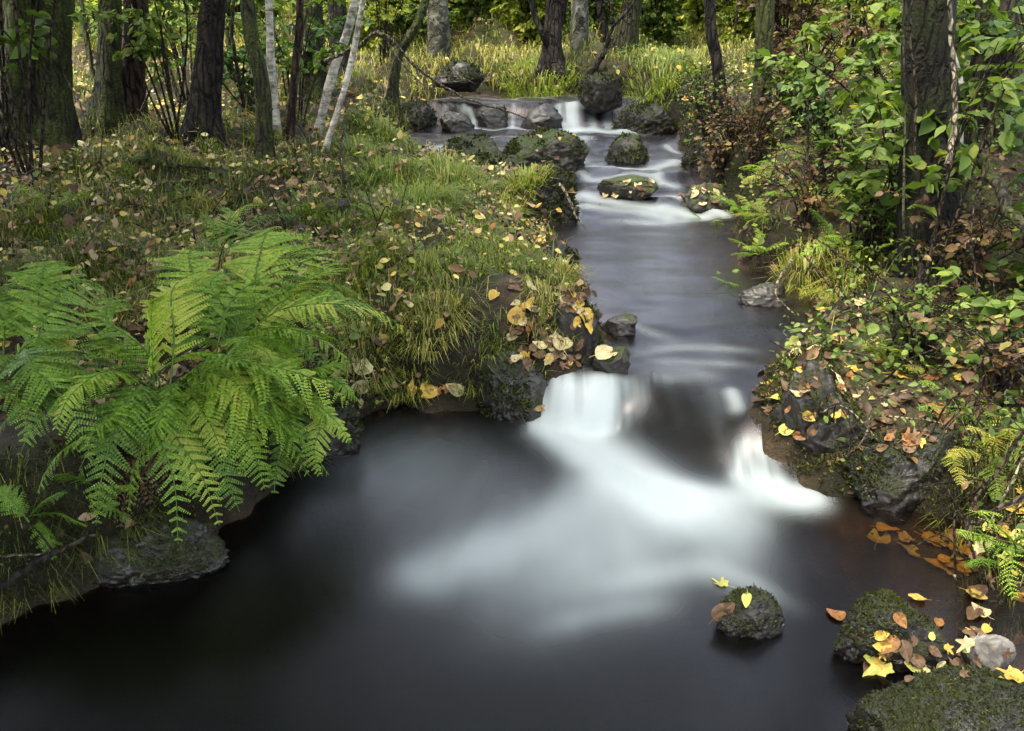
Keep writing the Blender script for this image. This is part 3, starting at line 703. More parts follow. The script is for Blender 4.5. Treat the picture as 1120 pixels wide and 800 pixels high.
DENSE = crown_mesh(520, 2600, 2.2, 1.9, 7)  # thick leaf mass for the added shade trees
def tree(label, px, py, wpx, top_px, mat, H=9.0, group=None, lean_y=0.0, bow=0.0, flare=.7, name='tree', cat='tree', base=None, crown=True, seed=None, fork=None, limbs=True, cs=1.0):
    seed = seed if seed is not None else int(px * 7 + py)
    r = np.random.default_rng(seed)
    b = gpt(px, py) if base is None else np.asarray(base)
    k = ppm(b); R = wpx / 2 / k
    t = pixd(top_px, 0, b[1] + lean_y)
    dirv = (t - b) / max(.2, t[2] - b[2])
    hh = t[2] - b[2]
    pts = [b - np.array([0, 0, .12]), b]
    pts.append(b + dirv * hh * .5 + np.array([bow / k, 0, 0])); pts.append(t)
    d2 = dirv * np.array([.5, .5, 1]); z = t
    for s in (1.2, 1.6, 2.2, H - 5 - hh):
        z = z + d2 * s + np.append(r.normal(0, .06, 2) * s, 0); d2 = d2 * np.array([.8, .8, 1]); pts.append(z)
    P = curve(pts, 130)
    hgt = np.clip((P[:, 2] - b[2]) / H, 0, 1); rad = R * (1 - .88 * hgt)
    rad = rad * (1 + flare * np.exp(-np.maximum(0, P[:, 2] - b[2]) / (R * 1.8 + .03)))
    na, ph = r.integers(3, 6), r.uniform(0, 6)
    fl = lambda ii, an: 1 + .22 * flare * np.exp(-np.maximum(0, P[ii, 2] - b[2]) / (R * 2.2 + .03))[:, None] * np.sin(na * an + ph)[None]
    root = thing(name, label, cat, b, group)
    mb = MB()
    V, F = tube(P, rad, 26 if wpx > 16 else 12, .15, seed % 97, 4, fl); mb.add(V, F)
    if limbs:
        for q in range(5):
            s = r.integers(len(P) * 5 // 8, len(P) - 4); a = r.uniform(0, 2 * pi); L = r.uniform(1.0, 2.0)
            e = P[s] + np.array([cos(a) * L, sin(a) * L, L * r.uniform(.3, .9)])
            mid = (P[s] + e) / 2 + np.array([0, 0, -.1 * L])
            V, F = tube(curve([P[s], mid, e], 10), np.linspace(rad[s] * .5, .008, 11)[:len(curve([P[s], mid, e], 10))], 6); mb.add(V, F)
    mb.obj('trunk', M[mat], root)
    if fork:
        for fpts, fw in fork:
            Pf = curve([pixd(x, y, b[1] + dy) for x, y, dy in fpts], 24)
            Vf, Ff = tube(Pf, np.linspace(fw / 2 / k, fw / 4 / k, len(Pf)), 10, .1, 3, 8)
            mesh_obj('limb', Vf, Ff, M[mat], root, tint=np.zeros(len(Vf)))
    if crown:
        o = bpy.data.objects.new('crown', THIN if 900 <= seed < 904 or py < 120 else CROWNS[seed % 4]); COL.objects.link(o); o.parent = root; o.scale = (cs, cs, 1 if H > 7 else H / 9.5); o.rotation_euler = (0, 0, r.uniform(0, 6))
        o.location = (float(P[-1][0] - b[0]) * .8, float(P[-1][1] - b[1]) * .8, 0)
    return root

tree('thick mossy trunk standing nearest the left edge', 52, 165, 46, 55, 'bark_mossy', flare=.5)
tree('dark mossy trunk half hidden at the far left edge', 12, 150, 30, 18, 'bark_mossy', flare=.4)
tree('mossy brown trunk just right of the thick mossy trunk', 117, 128, 24, 120, 'bark_mossy')
tree('reddish brown trunk with a split ragged base', 143, 134, 26, 148, 'bark_rot', flare=.5)
tree('straight dark trunk in the middle of the left wood', 222, 142, 27, 234, 'bark_dark', flare=.6)
tree('slim bowed trunk with mossy foot left of the white birch', 290, 182, 17, 270, 'bark_mossy', H=7, bow=6)
tree('very thin upright white birch', 303, 142, 9, 294, 'birch', H=7, flare=.2, bow=-2)
tree('thin brown stem just right of the thin upright birch', 317, 152, 9, 328, 'bark_rot', H=6, flare=.3)
tree('leaning white birch with dark flecks, the stouter of the leaning pair', 347, 150, 10, 388, 'birch', H=7, flare=.2, bow=-2)
tree('leaning white birch, the thinner of the leaning pair', 356, 165, 6.5, 397, 'birch', H=6, flare=.2, bow=4)
tree('dark double-ridged trunk behind the leaning birches', 346, 108, 21, 341, 'bark_mossy')
tree('dark trunk close behind the leaning birches on their right', 373, 82, 20, 368, 'bark_dark')
tree('crooked mossy sapling arching over the stream bank', 428, 118, 11, 466, 'bark_mossy', H=5, bow=-10)
tree('smooth pale grey trunk standing at the left of the clearing', 479, 66, 22, 479, 'bark_pale', flare=.15)
tree('dark forked tree with spreading roots on the far grassy bank', 602, 78, 17, 606, 'bark_dark', flare=1.3,
     fork=[([(603, 58, 0), (594, 38, -.1), (584, 14, -.1), (574, -30, -.2)], 9), ([(604, 50, 0), (612, 25, .1), (618, 0, .1), (626, -40, .1)], 11)])
tree('dark ridged trunk right of the clearing with a side stem', 681, 60, 22, 692, 'bark_mossy', flare=.4)
tree('dark stem touching the ridged trunk right of the clearing', 664, 58, 10, 655, 'bark_dark', flare=.3)
tree('pale blurred greenish trunk at the back of the clearing', 634, 56, 18, 634, 'bark_pale', flare=.15)
tree('dark thin trunk wrapped in withered climbers', 792, 135, 13, 776, 'bark_dark', H=7)
tree('mossy trunk at the left edge of the right-hand shrubs', 831, 142, 19, 838, 'bark_mossy')
tree('dark leaning trunk behind the pale shrub leaves', 848, 80, 16, 842, 'bark_dark')
tree('big dark trunk rising from the right bank', 1016, 292, 54, 1018, 'bark_mossdark', H=10, flare=.45)
tree('broad trunk with a pale bark patch at the right edge', 1088, 165, 46, 1092, 'bark', H=10, flare=.3)
tree('thin pale birch stem beside the big dark trunk', 1046, 190, 9, 1036, 'birch', H=6, flare=.2, bow=8)

for k, (x, y, lb, mt, cs) in enumerate([(-2.7, 1.5, 'added unseen mossy tree left of the fern bank, its dense crown shading the dark pool', 'bark_mossy', 1.25), (2.8, 2.3, 'added unseen dark tree right of the corner rocks, its dense crown shading the bank', 'bark_dark', .75),
        (-3.3, -1.8, 'added unseen shade tree behind the lower pool on its left bank', 'bark', 1.3), (2.7, -2.2, 'added unseen shade tree behind the lower pool on its right bank', 'bark', 1.3), (-3.4, 3.1, 'added unseen shade tree left of the ferns, further up the slope', 'bark_mossy', 1.1), (-.4, -4.5, 'added unseen shade tree downstream of the lower pool', 'bark_mossy', 1.3)]):  # out-of-frame trees added to shade the foreground and darken the pool's reflections
    h = BV[0].ray_cast(Vector((x, max(y, -2.9), 9)), Vector((0, 0, -1)), 30)
    b = (x, y, h[0][2]); px = 560 + F_PX * x / 3.0
    t = tree(lb, 0, 0, 30 * 3.0 / 3, 0, mt, base=(0, 30, 1.2), seed=950 + k, H=9) if False else None
    P0 = np.array([[x, y, b[2] - .1], [x + .05, y, b[2] + 1.5], [x * .92, y * .95 + .1, b[2] + 4], [x * .85, y * .9 + .2, b[2] + 8.5]])
    root = thing('tree', lb, 'tree', b); P0 = curve(P0, 60); V, F = tube(P0, np.linspace(.15, .03, len(P0)) * (1 + .7 * np.exp(-np.linspace(0, 9, len(P0)) / .25)), 20, .15, k, 4)
    mesh_obj('trunk', V, F, M[mt], root, tint=np.zeros(len(V)))
    for q in range(2):
        o = bpy.data.objects.new('crown', DENSE if k in (0, 1, 2, 4) else CROWNS[(k + q) % 4]); COL.objects.link(o); o.parent = root; o.scale = (cs, cs, .9); o.location = (-x * .1, 0, -.4 + .3 * q); o.rotation_euler = (0, 0, k + 2 * q)

# the wood behind
rf = np.random.default_rng(31); nf = 42000
yf = 17 + 45 * rf.random(nf) ** 1.2; xf = rf.uniform(-.8, .8, nf) * yf
cl_ = vn(xf * .35, yf * .35, 0, 7) * .5 + .5
zf = 1.0 + rf.random(nf) ** 1.5 * (1.0 + 6 * cl_) 
Pf = np.stack([xf, yf, zf], 1) ; Nf = nrm(rf.normal(0, .7, (nf, 3)) + np.array([0, -.2, .8])); Lf_ = rf.uniform(.006, .013, nf) * yf
V, F = leaves(Pf, np.cross(Nf, rf.normal(0, 1, (nf, 3))), Nf, Lf_, Lf_ * .65, .3, .2)
tag(mesh_obj('far_foliage', V, F, M['leaf_far'], tint=np.repeat(np.clip(.55 + .25 * vn(xf * .2, yf * .2, zf * .4, 9) + rf.normal(0, .2, nf), 0, 1), 6)), 'hazy yellow-green foliage closing the far wood', 'foliage', kind='stuff')
r = np.random.default_rng(77)
vars_ = [tree('slender dark trunk in the far wood', 0, 0, 3.6, 560, ['bark_dark', 'bark_mossy', 'bark', 'bark_pale'][k], base=(0, 40 + k, 1.2), seed=900 + k, H=10) for k in range(4)]
protos = vars_
n = 0
bgl = ['slender dark trunk among the undergrowth of the far wood', 'mossy trunk among the undergrowth of the far wood', 'brown trunk among the undergrowth of the far wood', 'pale greyish trunk among the undergrowth of the far wood']
spots = []
for tries in range(4000):
    y = r.uniform(11.5, 38); x = r.uniform(-.62, .62) * y
    if -1.8 < x < 2.6 and y < 14: continue
    if any((x - a) ** 2 + (y - b) ** 2 < 1.6 for a, b in spots): continue
    spots.append((x, y))
    if len(spots) >= 84: break
for x, y in [(-3.2, 8.2), (-4.6, 7.6), (-3.9, 10.1), (-2.6, 10.6), (-5.6, 9.2), (-1.9, 11.4), (4.2, 8.3), (3.3, 10.2), (5.2, 10.5), (2.9, 8.9)] + spots:
    k = int(r.integers(0, 4)) if r.random() < .5 else int(r.integers(0, 2))
    sc = r.uniform(.35, 1.0) * (.8 if y < 11 else 1)
    h = drop(x, y, 20)
    loc = (x, y, h[0][2])
    if n < 4: o = vars_[n]; o.location = loc; k = n
    else: o = dup(vars_[k], loc, r.uniform(0, 6), sc)
    o['label'] = bgl[k]; o['group'] = 'trees of the far wood'
    n += 1

# ------------------------------------------------------------------ shrubs
def shrub_mb(base, r, stems, H, spread, leaf, per, tw=6, aim=None, low=.25, flatn=.5):
    fine = np.linalg.norm(base[:2]) < 6.5
    st, lf = MB(), MB(); LP, LD = [], []
    for s in range(stems):
        a = r.uniform(0, 2 * pi); q = r.uniform(.35, 1.0)
        e = base + np.array([cos(a) * spread * q, sin(a) * spread * q, H * r.uniform(.6, 1.1)])
        if aim is not None: e = e + np.asarray(aim)
        mid = base + (e - base) * np.array([.3, .3, .62]) + r.normal(0, .05 * H, 3)
        c = curve([base + np.append(r.normal(0, .04 * spread, 2), -.05), mid, e], 18)
        V, F = tube(c, np.linspace(.004 + .0042 * H, .002, len(c)), 5); st.add(V, F)
        for t in range(tw):
            i0 = int(len(c) * r.uniform(low, .98)); p0 = c[min(i0, len(c) - 1)]
            d = nrm(np.array([r.normal(), r.normal(), r.normal() * .35 + .1])); L = r.uniform(.2, .5) * max(.35, spread * .75)
            p1 = p0 + d * L + np.array([0, 0, -.12 * L]); cc = curve([p0, p0 + d * L * .5 + np.array([0, 0, .06 * L]), p1], 8)
            V, F = tube(cc, np.linspace(.003, .0012, len(cc)), 4); st.add(V, F)
            m = per
            f = r.uniform(.15, 1.0, m); pts = np.stack([np.interp(f, np.linspace(0, 1, len(cc)), cc[:, q2]) for q2 in range(3)], 1)
            side = nrm(np.cross(d, [0, 0, 1])) * np.where(r.random(m) < .5, 1, -1)[:, None]
            LP.append(pts); LD.append(nrm(side + d * .7 + r.normal(0, .35, (m, 3))))
    P, D = np.concatenate(LP), np.concatenate(LD); m = len(P)
    N = nrm(r.normal(0, flatn, (m, 3)) + np.array([0, 0, 1])); L = leaf * np.clip(r.lognormal(0, .28, m), .5, 1.8)
    D[:, 2] -= .25
    V, F = (fine_leaves if fine else leaves)(P, D, N, L, L * r.uniform(.5, .75, m), r.uniform(.05, .4, m), r.uniform(.05, .35, m))
    lf.add(V, F, np.repeat(np.clip(r.normal(.52, .2, m), 0, 1), len(V) // m))
    return st, lf
def shrub(label, base, seed, mat, stems=7, H=1.2, spread=.6, leaf=.05, per=10, tw=6, group=None, name='shrub', cat='shrub', stem='twig', **kw):
    r = np.random.default_rng(seed); base = np.asarray(base, float)
    root = thing(name, label, cat, base, group)
    st, lf = shrub_mb(base, r, stems, H, spread, leaf, per, tw, **kw)
    st.obj('stem', M[stem], root); lf.obj('foliage', M[mat], root)
    return root
def G(x, y): h = BV[0].ray_cast(Vector((x, y, 20)), Vector((0, 0, -1)), 40); return np.array(h[0])

# right bank
shrub('pale green large-leaved shrub hanging over the right bank before the mossy trunk', G(1.95, 4.6), 1, 'leaf_light', 10, 1.15, .65, .055, 11, 8, aim=(-.1, -.3, 0))
shrub('leafy shrub with fresh green leaves left of the big dark trunk', G(1.6, 4.15), 2, 'leaf_light', 9, .75, .45, .05, 10, 8)
shrub('sparse sapling with broad leaves by the big dark trunk, on its left', G(1.62, 3.45), 3, 'leaf_light', 4, 1.0, .32, .058, 6, 5, name='sapling', cat='sapling')
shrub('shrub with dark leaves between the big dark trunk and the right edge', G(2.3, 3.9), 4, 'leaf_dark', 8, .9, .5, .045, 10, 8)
shrub('seedling clump with drooping green leaves under the right edge', G(1.72, 3.0), 5, 'leaf_light', 6, .32, .25, .06, 6, 4, name='seedling', cat='seedling')
shrub('brown tangled shrub of withered climbers right of the far stream', G(2.05, 7.2), 6, 'leaf_brown', 22, 1.1, .55, .04, 8, 8)
shrub('brown tangled shrub overhanging the rapids on their right', G(1.95, 6.3), 7, 'leaf_brown', 16, .7, .45, .04, 7, 7)
shrub('yellow-green shrub behind the withered tangle', G(2.6, 8.6), 8, 'leaf_far', 10, 1.2, .8, .05, 12, 8)
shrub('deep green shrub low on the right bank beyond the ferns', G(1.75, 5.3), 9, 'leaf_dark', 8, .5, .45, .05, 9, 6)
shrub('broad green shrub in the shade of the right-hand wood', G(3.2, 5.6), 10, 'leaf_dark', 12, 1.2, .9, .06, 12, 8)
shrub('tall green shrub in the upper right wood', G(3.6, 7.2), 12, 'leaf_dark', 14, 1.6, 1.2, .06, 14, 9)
shrub('tall pale shrub behind the mossy trunk of the right-hand wood', G(2.9, 6.6), 13, 'leaf_light', 12, 1.2, .8, .06, 12, 8)
# left wood
shrub('hazel shrub with hanging green leaves in the upper left corner', G(-2.7, 5.0), 21, 'leaf_light', 8, 1.25, .5, .06, 10, 8, low=.5)
shrub('hazel shrub with green sprays in front of the reddish split trunk', G(-2.1, 5.9), 22, 'leaf_light', 7, 1.15, .4, .055, 10, 8, low=.5)
shrub('dark green low shrub round the straight dark trunk', G(-2.0, 7.2), 23, 'leaf_dark', 10, .7, .6, .05, 10, 7)
shrub('dark green low shrub behind the thin upright birch', G(-1.5, 7.6), 24, 'leaf_dark', 9, .6, .55, .05, 10, 7)
shrub('low green shrub at the foot of the pale grey trunk', G(-.9, 10.2), 25, 'leaf_light', 9, .5, .5, .05, 10, 7)
shrub('leafy shrub behind the leaning birches', G(-1.2, 9.2), 26, 'leaf_far', 10, 1.0, .7, .05, 10, 8)
for k, (px_, py_, H, sp_, lb) in enumerate([(880, 245, .35, .3, 'wiry bramble tangle above the shaded recess'), (960, 285, .4, .3, 'wiry bramble tangle left of the big dark trunk foot'), (1050, 330, .4, .3, 'wiry bramble tangle right of the big dark trunk foot'),
        (1000, 400, .3, .25, 'wiry bramble tangle over the litter behind the low mossy boulder'), (1090, 450, .3, .25, 'wiry bramble tangle at the right edge above the roots'), (900, 215, .45, .35, 'wiry bramble tangle among the yellow ferns'), (820, 190, .5, .35, 'wiry bramble tangle above the rapids on their right'), (770, 160, .5, .35, 'wiry bramble tangle behind the dark bank stone'), (790, 190, .3, .3, 'wiry bramble tangle covering the slope beside the heap of brown leaves'), (765, 130, .45, .3, 'wiry bramble tangle right of the blocky boulder'), (800, 165, .35, .35, 'wiry bramble tangle under the pale gnarled branch')]):
    shrub(lb, gpt(px_, py_), 180 + k, 'leaf_light' if k % 2 else 'leaf_brown', 16, H, sp_, .03, 4, 5, name='bramble', cat='bramble', low=.15)
for k, (x, y, mt, n_, H, sp_, lf_, lb) in enumerate([(-2.35, 4.5, 'leaf_light', 6, 1.4, .5, .055, 'hazel with hanging sprays nearest the camera on the left slope'), (-3.4, 6.2, 'leaf_light', 9, 1.2, .9, .06, 'broad green bush behind the thick mossy trunk'),
        (-2.6, 7.6, 'leaf_far', 10, 1.1, .8, .055, 'yellow-green bush between the reddish and the straight dark trunk'), (-1.5, 6.6, 'leaf_light', 6, 1.0, .55, .055, 'light bush left of the slim bowed trunk'),
        (1.75, 3.9, 'leaf_light', 7, 1.05, .5, .06, 'fresh green bush leaning over the yellow ferns from the big dark trunk'), (2.35, 5.2, 'leaf_light', 9, 1.1, .7, .065, 'full pale green bush in the middle of the right-hand wood'),
        (1.75, 5.9, 'leaf_light', 8, .6, .5, .05, 'low bright bush at the foot of the mossy right-hand trunk'), (2.6, 4.2, 'leaf_light', 8, .8, .5, .06, 'bright bush at the right edge behind the leaning mossy branch'),
        (1.95, 3.3, 'leaf_light', 6, .5, .35, .055, 'small bright bush right of the big dark trunk'), (2.9, 8.2, 'leaf_far', 12, 1.3, .9, .06, 'yellowing bush in the upper right wood')]):
    shrub(lb, G(x, y), 150 + k, mt, n_, H, sp_, lf_, 9, 7, low=.3 if x > 0 else .5)
# undergrowth of the far wood
sp = [shrub('x', (0, 60 + k, 1), 30 + k, ['leaf_far', 'leaf_far', 'leaf_light', 'leaf_light'][k], 14, 1.5, 1.1, .07, 24, 12, low=.04) for k in range(4)]
ul = ['yellowing bush in the undergrowth of the far wood', 'yellow-green bush in the undergrowth of the far wood', 'deep green bush in the undergrowth of the far wood', 'fresh green bush in the undergrowth of the far wood']
n = 0; used_s = []
r = np.random.default_rng(5)
for tries in range(6000):
    y = 9.5 * math.exp(r.random() * 1.15); x = r.uniform(-.60, .60) * y
    if -1.2 < x < 2.4 and y < 10.5: continue
    if any((x - a) ** 2 + (y - b) ** 2 < (.35 + .015 * y) for a, b in used_s): continue
    used_s.append((x, y)); h = G(x, y); k = int(r.integers(0, 4))
    if n < 4: o = sp[n]; o.location = tuple(h); k = n
    else: o = dup(sp[k], h, r.uniform(0, 6), r.uniform(.45, 1.15))
    o['label'] = ul[k]; o['group'] = 'bushes of the far wood'; n += 1
    if n >= 280: break

def sapling(label, seed, mat):
    r = np.random.default_rng(seed); base = np.array([0., 60 + seed, 1.2]); root = thing('sapling', label, 'sapling', base, 'saplings of the wood')
    P = curve([base - [0, 0, .1], base + [r.normal(0, .05), 0, .9], base + [r.normal(0, .12), r.normal(0, .1), 2.0], base + [r.normal(0, .2), r.normal(0, .2), 3.2]], 40)
    st, lf = MB(), MB(); V, F = tube(P, np.linspace(.022, .006, len(P)), 7, .12, seed, 6); st.add(V, F); LP, LD = [], []
    for t in range(26):
        p0 = P[int(len(P) * r.uniform(.18, .95))]; a = r.uniform(0, 6.28); L = r.uniform(.35, .9); e = p0 + np.array([cos(a) * L, sin(a) * L, r.uniform(-.15, .25)])
        cc = curve([p0, (p0 + e) / 2 + [0, 0, .08], e], 12); V, F = tube(cc, np.linspace(.006, .0015, len(cc)), 4); st.add(V, F)
        m = 26; f = r.uniform(.2, 1, m); pts = np.stack([np.interp(f, np.linspace(0, 1, len(cc)), cc[:, q]) for q in range(3)], 1) + r.normal(0, .05, (m, 3)) * [1, 1, .4]
        LP.append(pts); LD.append(r.normal(0, 1, (m, 3)) * [1, 1, .3] - [0, 0, .25])
    P2, D2 = np.concatenate(LP), np.concatenate(LD); m = len(P2); N2 = nrm(r.normal(0, .4, (m, 3)) + [0, 0, 1]); L2 = r.uniform(.035, .075, m)
    V, F = leaves(P2, D2, N2, L2, L2 * .62, .2, .25); lf.add(V, F, np.repeat(np.clip(r.normal(.55, .2, m), 0, 1), 6))
    st.obj('stem', M['bark_mossy'], root); lf.obj('foliage', M[mat], root); return root
sl = ['thin understorey sapling with fresh green leaf sprays', 'thin understorey sapling with yellowing leaf sprays', 'thin understorey sapling with pale green leaf sprays']
sps = [sapling(sl[k], k, ['leaf_light', 'leaf_far', 'leaf_light'][k]) for k in range(3)]
rs = np.random.default_rng(44); ns = 0; us_ = []
for tries in range(3000):
    y = rs.uniform(6.4, 18); x = rs.uniform(-.6, .6) * y
    if -1.9 < x < 2.0 and y < 10.6: continue
    if x < 0 and y < 7 and x > -2.4: continue
    if any((x - a) ** 2 + (y - b) ** 2 < .45 for a, b in us_): continue
    us_.append((x, y)); h = G(x, y); k = int(rs.integers(0, 3))
    if ns < 3: o = sps[ns]; o.location = tuple(h)
    else: o = dup(sps[k], h, rs.uniform(0, 6), rs.uniform(.6, 1.0))
    ns += 1
    if ns >= 95: break

# ------------------------------------------------------------------ ferns
def frond(base, tip, lift, width, r, npin=21, npl=14, tintv=.5):
    base, tip = np.asarray(base, float), np.asarray(tip, float)
    sw = nrm(np.cross(tip - base, [0, 0, 1])) * r.normal(0, .09) * np.linalg.norm(tip - base)
    mid = base * .45 + tip * .55 + np.array([0, 0, lift]) + sw
    c = curve([base, base * .75 + tip * .25 + np.array([0, 0, lift * .78]), mid, base * .18 + tip * .82 + np.array([0, 0, lift * .62]), tip], 60)
    mb = MB(); V, F = tube(c[::2], np.linspace(.0035, .0008, len(c[::2])), 4); mb.add(V, F, .15)
    T = nrm(np.gradient(c, axis=0)); Lf = np.linalg.norm(np.diff(c, axis=0), axis=1).sum()
    roll = r.normal(0, .3)
    PP, DD, NN, LL = [], [], [], []
    for q in range(npin):
        f = .14 + .86 * (q + .5) / npin
        i = f * (len(c) - 1); i0 = int(i); p = c[i0] + (c[min(i0 + 1, len(c) - 1)] - c[i0]) * (i - i0); t = T[i0]
        side = nrm(np.cross(t, [0, 0, 1])); up = nrm(np.cross(side, t)); side = nrm(side + up * roll)
        up = nrm(np.cross(side, t))
        g_ = (f - .14) / .86
        if r.random() < .035: continue
        pl = r.uniform(.86, 1.1) * width * (min(1, .42 + 2.2 * g_) * (1 - g_) ** .8) * 1.15 + .008
        for sg in (-1, 1):
            d = nrm(side * sg * .88 + t * r.normal(.5, .09) - up * r.normal(.14, .08) + r.normal(0, .06, 3))
            m = max(3, int(npl * (pl / width) ** .6 + .5))
            s = (np.arange(m) + .35) / m * r.uniform(.8, 1)
            q2 = p + d * (pl * s)[:, None] - up * (pl * .22 * s ** 2)[:, None]
            pw = pl * .115 * (1 - s) ** .55 + .002
            e = nrm(np.cross(up, d))
            for s2 in (-1, 1):
                PP.append(q2); DD.append(np.tile(nrm(e * s2 * .85 + d * .55), (m, 1))); NN.append(np.tile(up, (m, 1)) + r.normal(0, .15, (m, 3))); LL.append(pw)
    P, D, N, L = np.concatenate(PP), np.concatenate(DD), np.concatenate(NN), np.concatenate(LL)
    V, F = leaves(P, D, N, L, L * .62 + .0015, .15, .18)
    mb.add(V, F, np.repeat(np.clip(tintv + r.normal(0, .13, len(P)) + .25 * vn(P[:, 0] * 9, P[:, 1] * 9, P[:, 2] * 9, 3), 0, 1), 6))
    return mb
def fern(label, base, tips, mat, seed, lift=.18, width=.14, group=None, npin=21, npl=14):
    r = np.random.default_rng(seed); root = thing('fern', label, 'fern', base, group); base = np.asarray(base, float)
    for tip in tips:
        tip = np.asarray(tip, float); L = np.linalg.norm(tip - base)
        b = base + np.append(r.normal(0, .055 if L > .35 else .015, 2), -.02)
        frond(b, tip, lift * (.6 + .6 * r.random()) * min(1.2, L / .55), width * (.75 + .4 * r.random()) * min(1.15, max(.5, L / .6)), r, npin, npl, float(np.clip(r.normal(.5, .24), .05, .95))).obj('frond', M[mat], root)
    for q in range(4 if len(tips) > 15 else 0):
        tip = np.asarray(tips[int(r.integers(0, len(tips)))], float) + r.normal(0, .05, 3); tip = base + (tip - base) * .8; tip[2] -= .12
        o = frond(base + np.append(r.normal(0, .05, 2), -.03), tip, lift * .35, width * .6, r, npin, 7, .55).obj('frond', M['leaf_brown'], root); o['label'] = 'withered brown frond'
    return root
def tipz(lst): return [pix(x, y, z * (.88 if z > .45 else 1)) for x, y, z in lst]
fb = pix(175, 430, .42)
fern('big bright green fern arching over the dark water at lower left', fb, tipz([(382, 442, .34), (385, 485, .20), (338, 520, .16), (262, 560, .12), (195, 595, .12), (140, 560, .2), (72, 548, .22), (20, 500, .34), (-30, 450, .45), (300, 470, .3), (245, 500, .3), (110, 500, .35), (330, 400, .45), (20, 400, .62), (110, 330, .75), (230, 300, .8), (60, 360, .7), (165, 520, .25), (290, 535, .16), (330, 440, .4), (60, 470, .45), (170, 330, .8), (215, 545, .2), (240, 575, .12), (105, 575, .2), (360, 520, .16), (375, 465, .26), (40, 540, .3), (150, 490, .34), (-10, 480, .4)]), 'fern', 1, .17, .20)
fb2 = pix(255, 372, .46)
fern('green fern standing just behind the big arching fern', fb2, tipz([(448, 366, .44), (400, 330, .5), (352, 300, .6), (300, 265, .72), (235, 250, .75), (170, 290, .7), (150, 350, .6), (330, 350, .55), (270, 330, .65), (200, 330, .65), (380, 380, .42), (300, 310, .62), (355, 400, .4), (300, 400, .45), (190, 380, .55), (240, 300, .7), (425, 350, .46), (370, 320, .55), (340, 285, .62), (210, 280, .72), (385, 400, .42), (320, 380, .5), (270, 410, .5), (160, 330, .66)]), 'fern', 2, .13, .18)
fb3 = pix(10, 395, .5)
fern('fern cut off by the left edge above the dark corner', fb3, tipz([(120, 320, .62), (95, 360, .6), (60, 300, .7), (-60, 330, .6), (110, 420, .5), (60, 450, .45), (-50, 450, .4), (20, 310, .7), (85, 395, .55), (30, 480, .42), (100, 500, .38), (40, 400, .6)]), 'fern', 3, .13, .19)
fern('small fern with soft fronds on the grassy slope behind the big fern', pix(250, 262, .48), tipz([(330, 240, .58), (290, 225, .62), (220, 235, .6), (180, 262, .52), (310, 270, .5), (250, 228, .62), (270, 290, .5), (210, 290, .52), (340, 262, .55)]), 'fern', 4, .08, .15, npin=18, npl=8)
fern('green fern at the right end of the fern bank, nearest the dark inlet', pix(318, 425, .36), tipz([(384, 485, .22), (395, 440, .3), (350, 520, .14), (300, 540, .12), (262, 520, .2), (380, 400, .42), (330, 370, .5), (290, 390, .5), (260, 440, .4)]), 'fern', 5, .13, .17)
# small ferns of the right bank
for k, (x, y, z, s, mt, lb) in enumerate([(868, 268, .42, .26, 'yfern', 'yellow-green fern frond cluster hanging over the water on the right bank'), (905, 222, .5, .2, 'yfern', 'upright yellow fern left of the big dark trunk'),
        (945, 205, .55, .22, 'yfern', 'yellowing fern close against the big dark trunk'), (870, 200, .55, .2, 'fern', 'green fern on the right bank above the yellow ferns'), (835, 245, .42, .2, 'fern', 'dark green fern trailing at the water edge of the right bank'),
        (985, 345, .42, .18, 'yfern', 'tiny yellow fern in the leaves below the big dark trunk'), (1090, 300, .5, .25, 'fern', 'green fern on the right-hand slope near the picture edge'), (875, 140, .65, .38, 'fern', 'blue-green fern at the foot of the right-hand shrubs'),
        (930, 250, .48, .26, 'fern', 'green fern in the withered litter midway along the right bank'), (820, 225, .4, .24, 'fern', 'fern drooping at the bend where the right bank meets the rapids'), (845, 185, .55, .28, 'fern', 'fern under the pale gnarled branch on the right bank'),
        (900, 175, .6, .3, 'yfern', 'pale yellow-green fern behind the upright yellow one'), (925, 145, .68, .32, 'fern', 'fern at the foot of the thin bare stem in the right-hand shrubs'), (960, 255, .5, .24, 'yfern', 'yellow fern at the left root of the big dark trunk'), (1095, 400, .4, .26, 'fern', 'fern by the seedling clump under the right edge'),
        (790, 185, .5, .26, 'fern', 'fern just beyond the heap of brown leaves by the rapids'), (770, 150, .6, .28, 'fern', 'fern under the withered tangle beside the blocky boulder'), (812, 262, .38, .2, 'fern', 'small dark fern low over the quiet pool'),
        (850, 285, .36, .22, 'fern', 'fern hanging into the shaded recess of the right bank'), (840, 215, .5, .26, 'yfern', 'yellow-green fern above the bend of the right bank')]):
    r = np.random.default_rng(60 + k); b = pix(x, y, z); b = G(b[0], b[1])
    tips = [b + np.array([cos(a) * s * r.uniform(.7, 1.1), sin(a) * s * r.uniform(.6, 1) - .03, s * r.uniform(-.1, .7)]) for a in np.linspace(0, 2 * pi, 9, endpoint=False)[:8] + r.uniform(0, 1)]
    fern(lb, b + np.array([0, 0, .02]), tips, mt, 70 + k, s * .3, s * .42, npin=17, npl=6)
fern('small fern clinging to the bare slope in the lower left corner', gpt(35, 560), tipz([(-20, 560, .2), (10, 610, .12), (60, 610, .12), (95, 575, .2), (70, 540, .3), (0, 535, .3)]), 'fern', 6, .06, .09, npin=16, npl=8)
fern('small fern below the left edge fern, its fronds touching the stick', gpt(90, 530), tipz([(50, 570, .15), (100, 590, .12), (140, 570, .15), (150, 535, .25), (60, 520, .35)]), 'fern', 7, .06, .09, npin=16, npl=8)
fern('fern among the roots at the right edge above the corner rock', gpt(1105, 600), tipz([(1060, 620, .2), (1050, 585, .26), (1075, 560, .33), (1110, 655, .15), (1130, 570, .35)]), 'fern', 8, .05, .07, npin=16, npl=7)
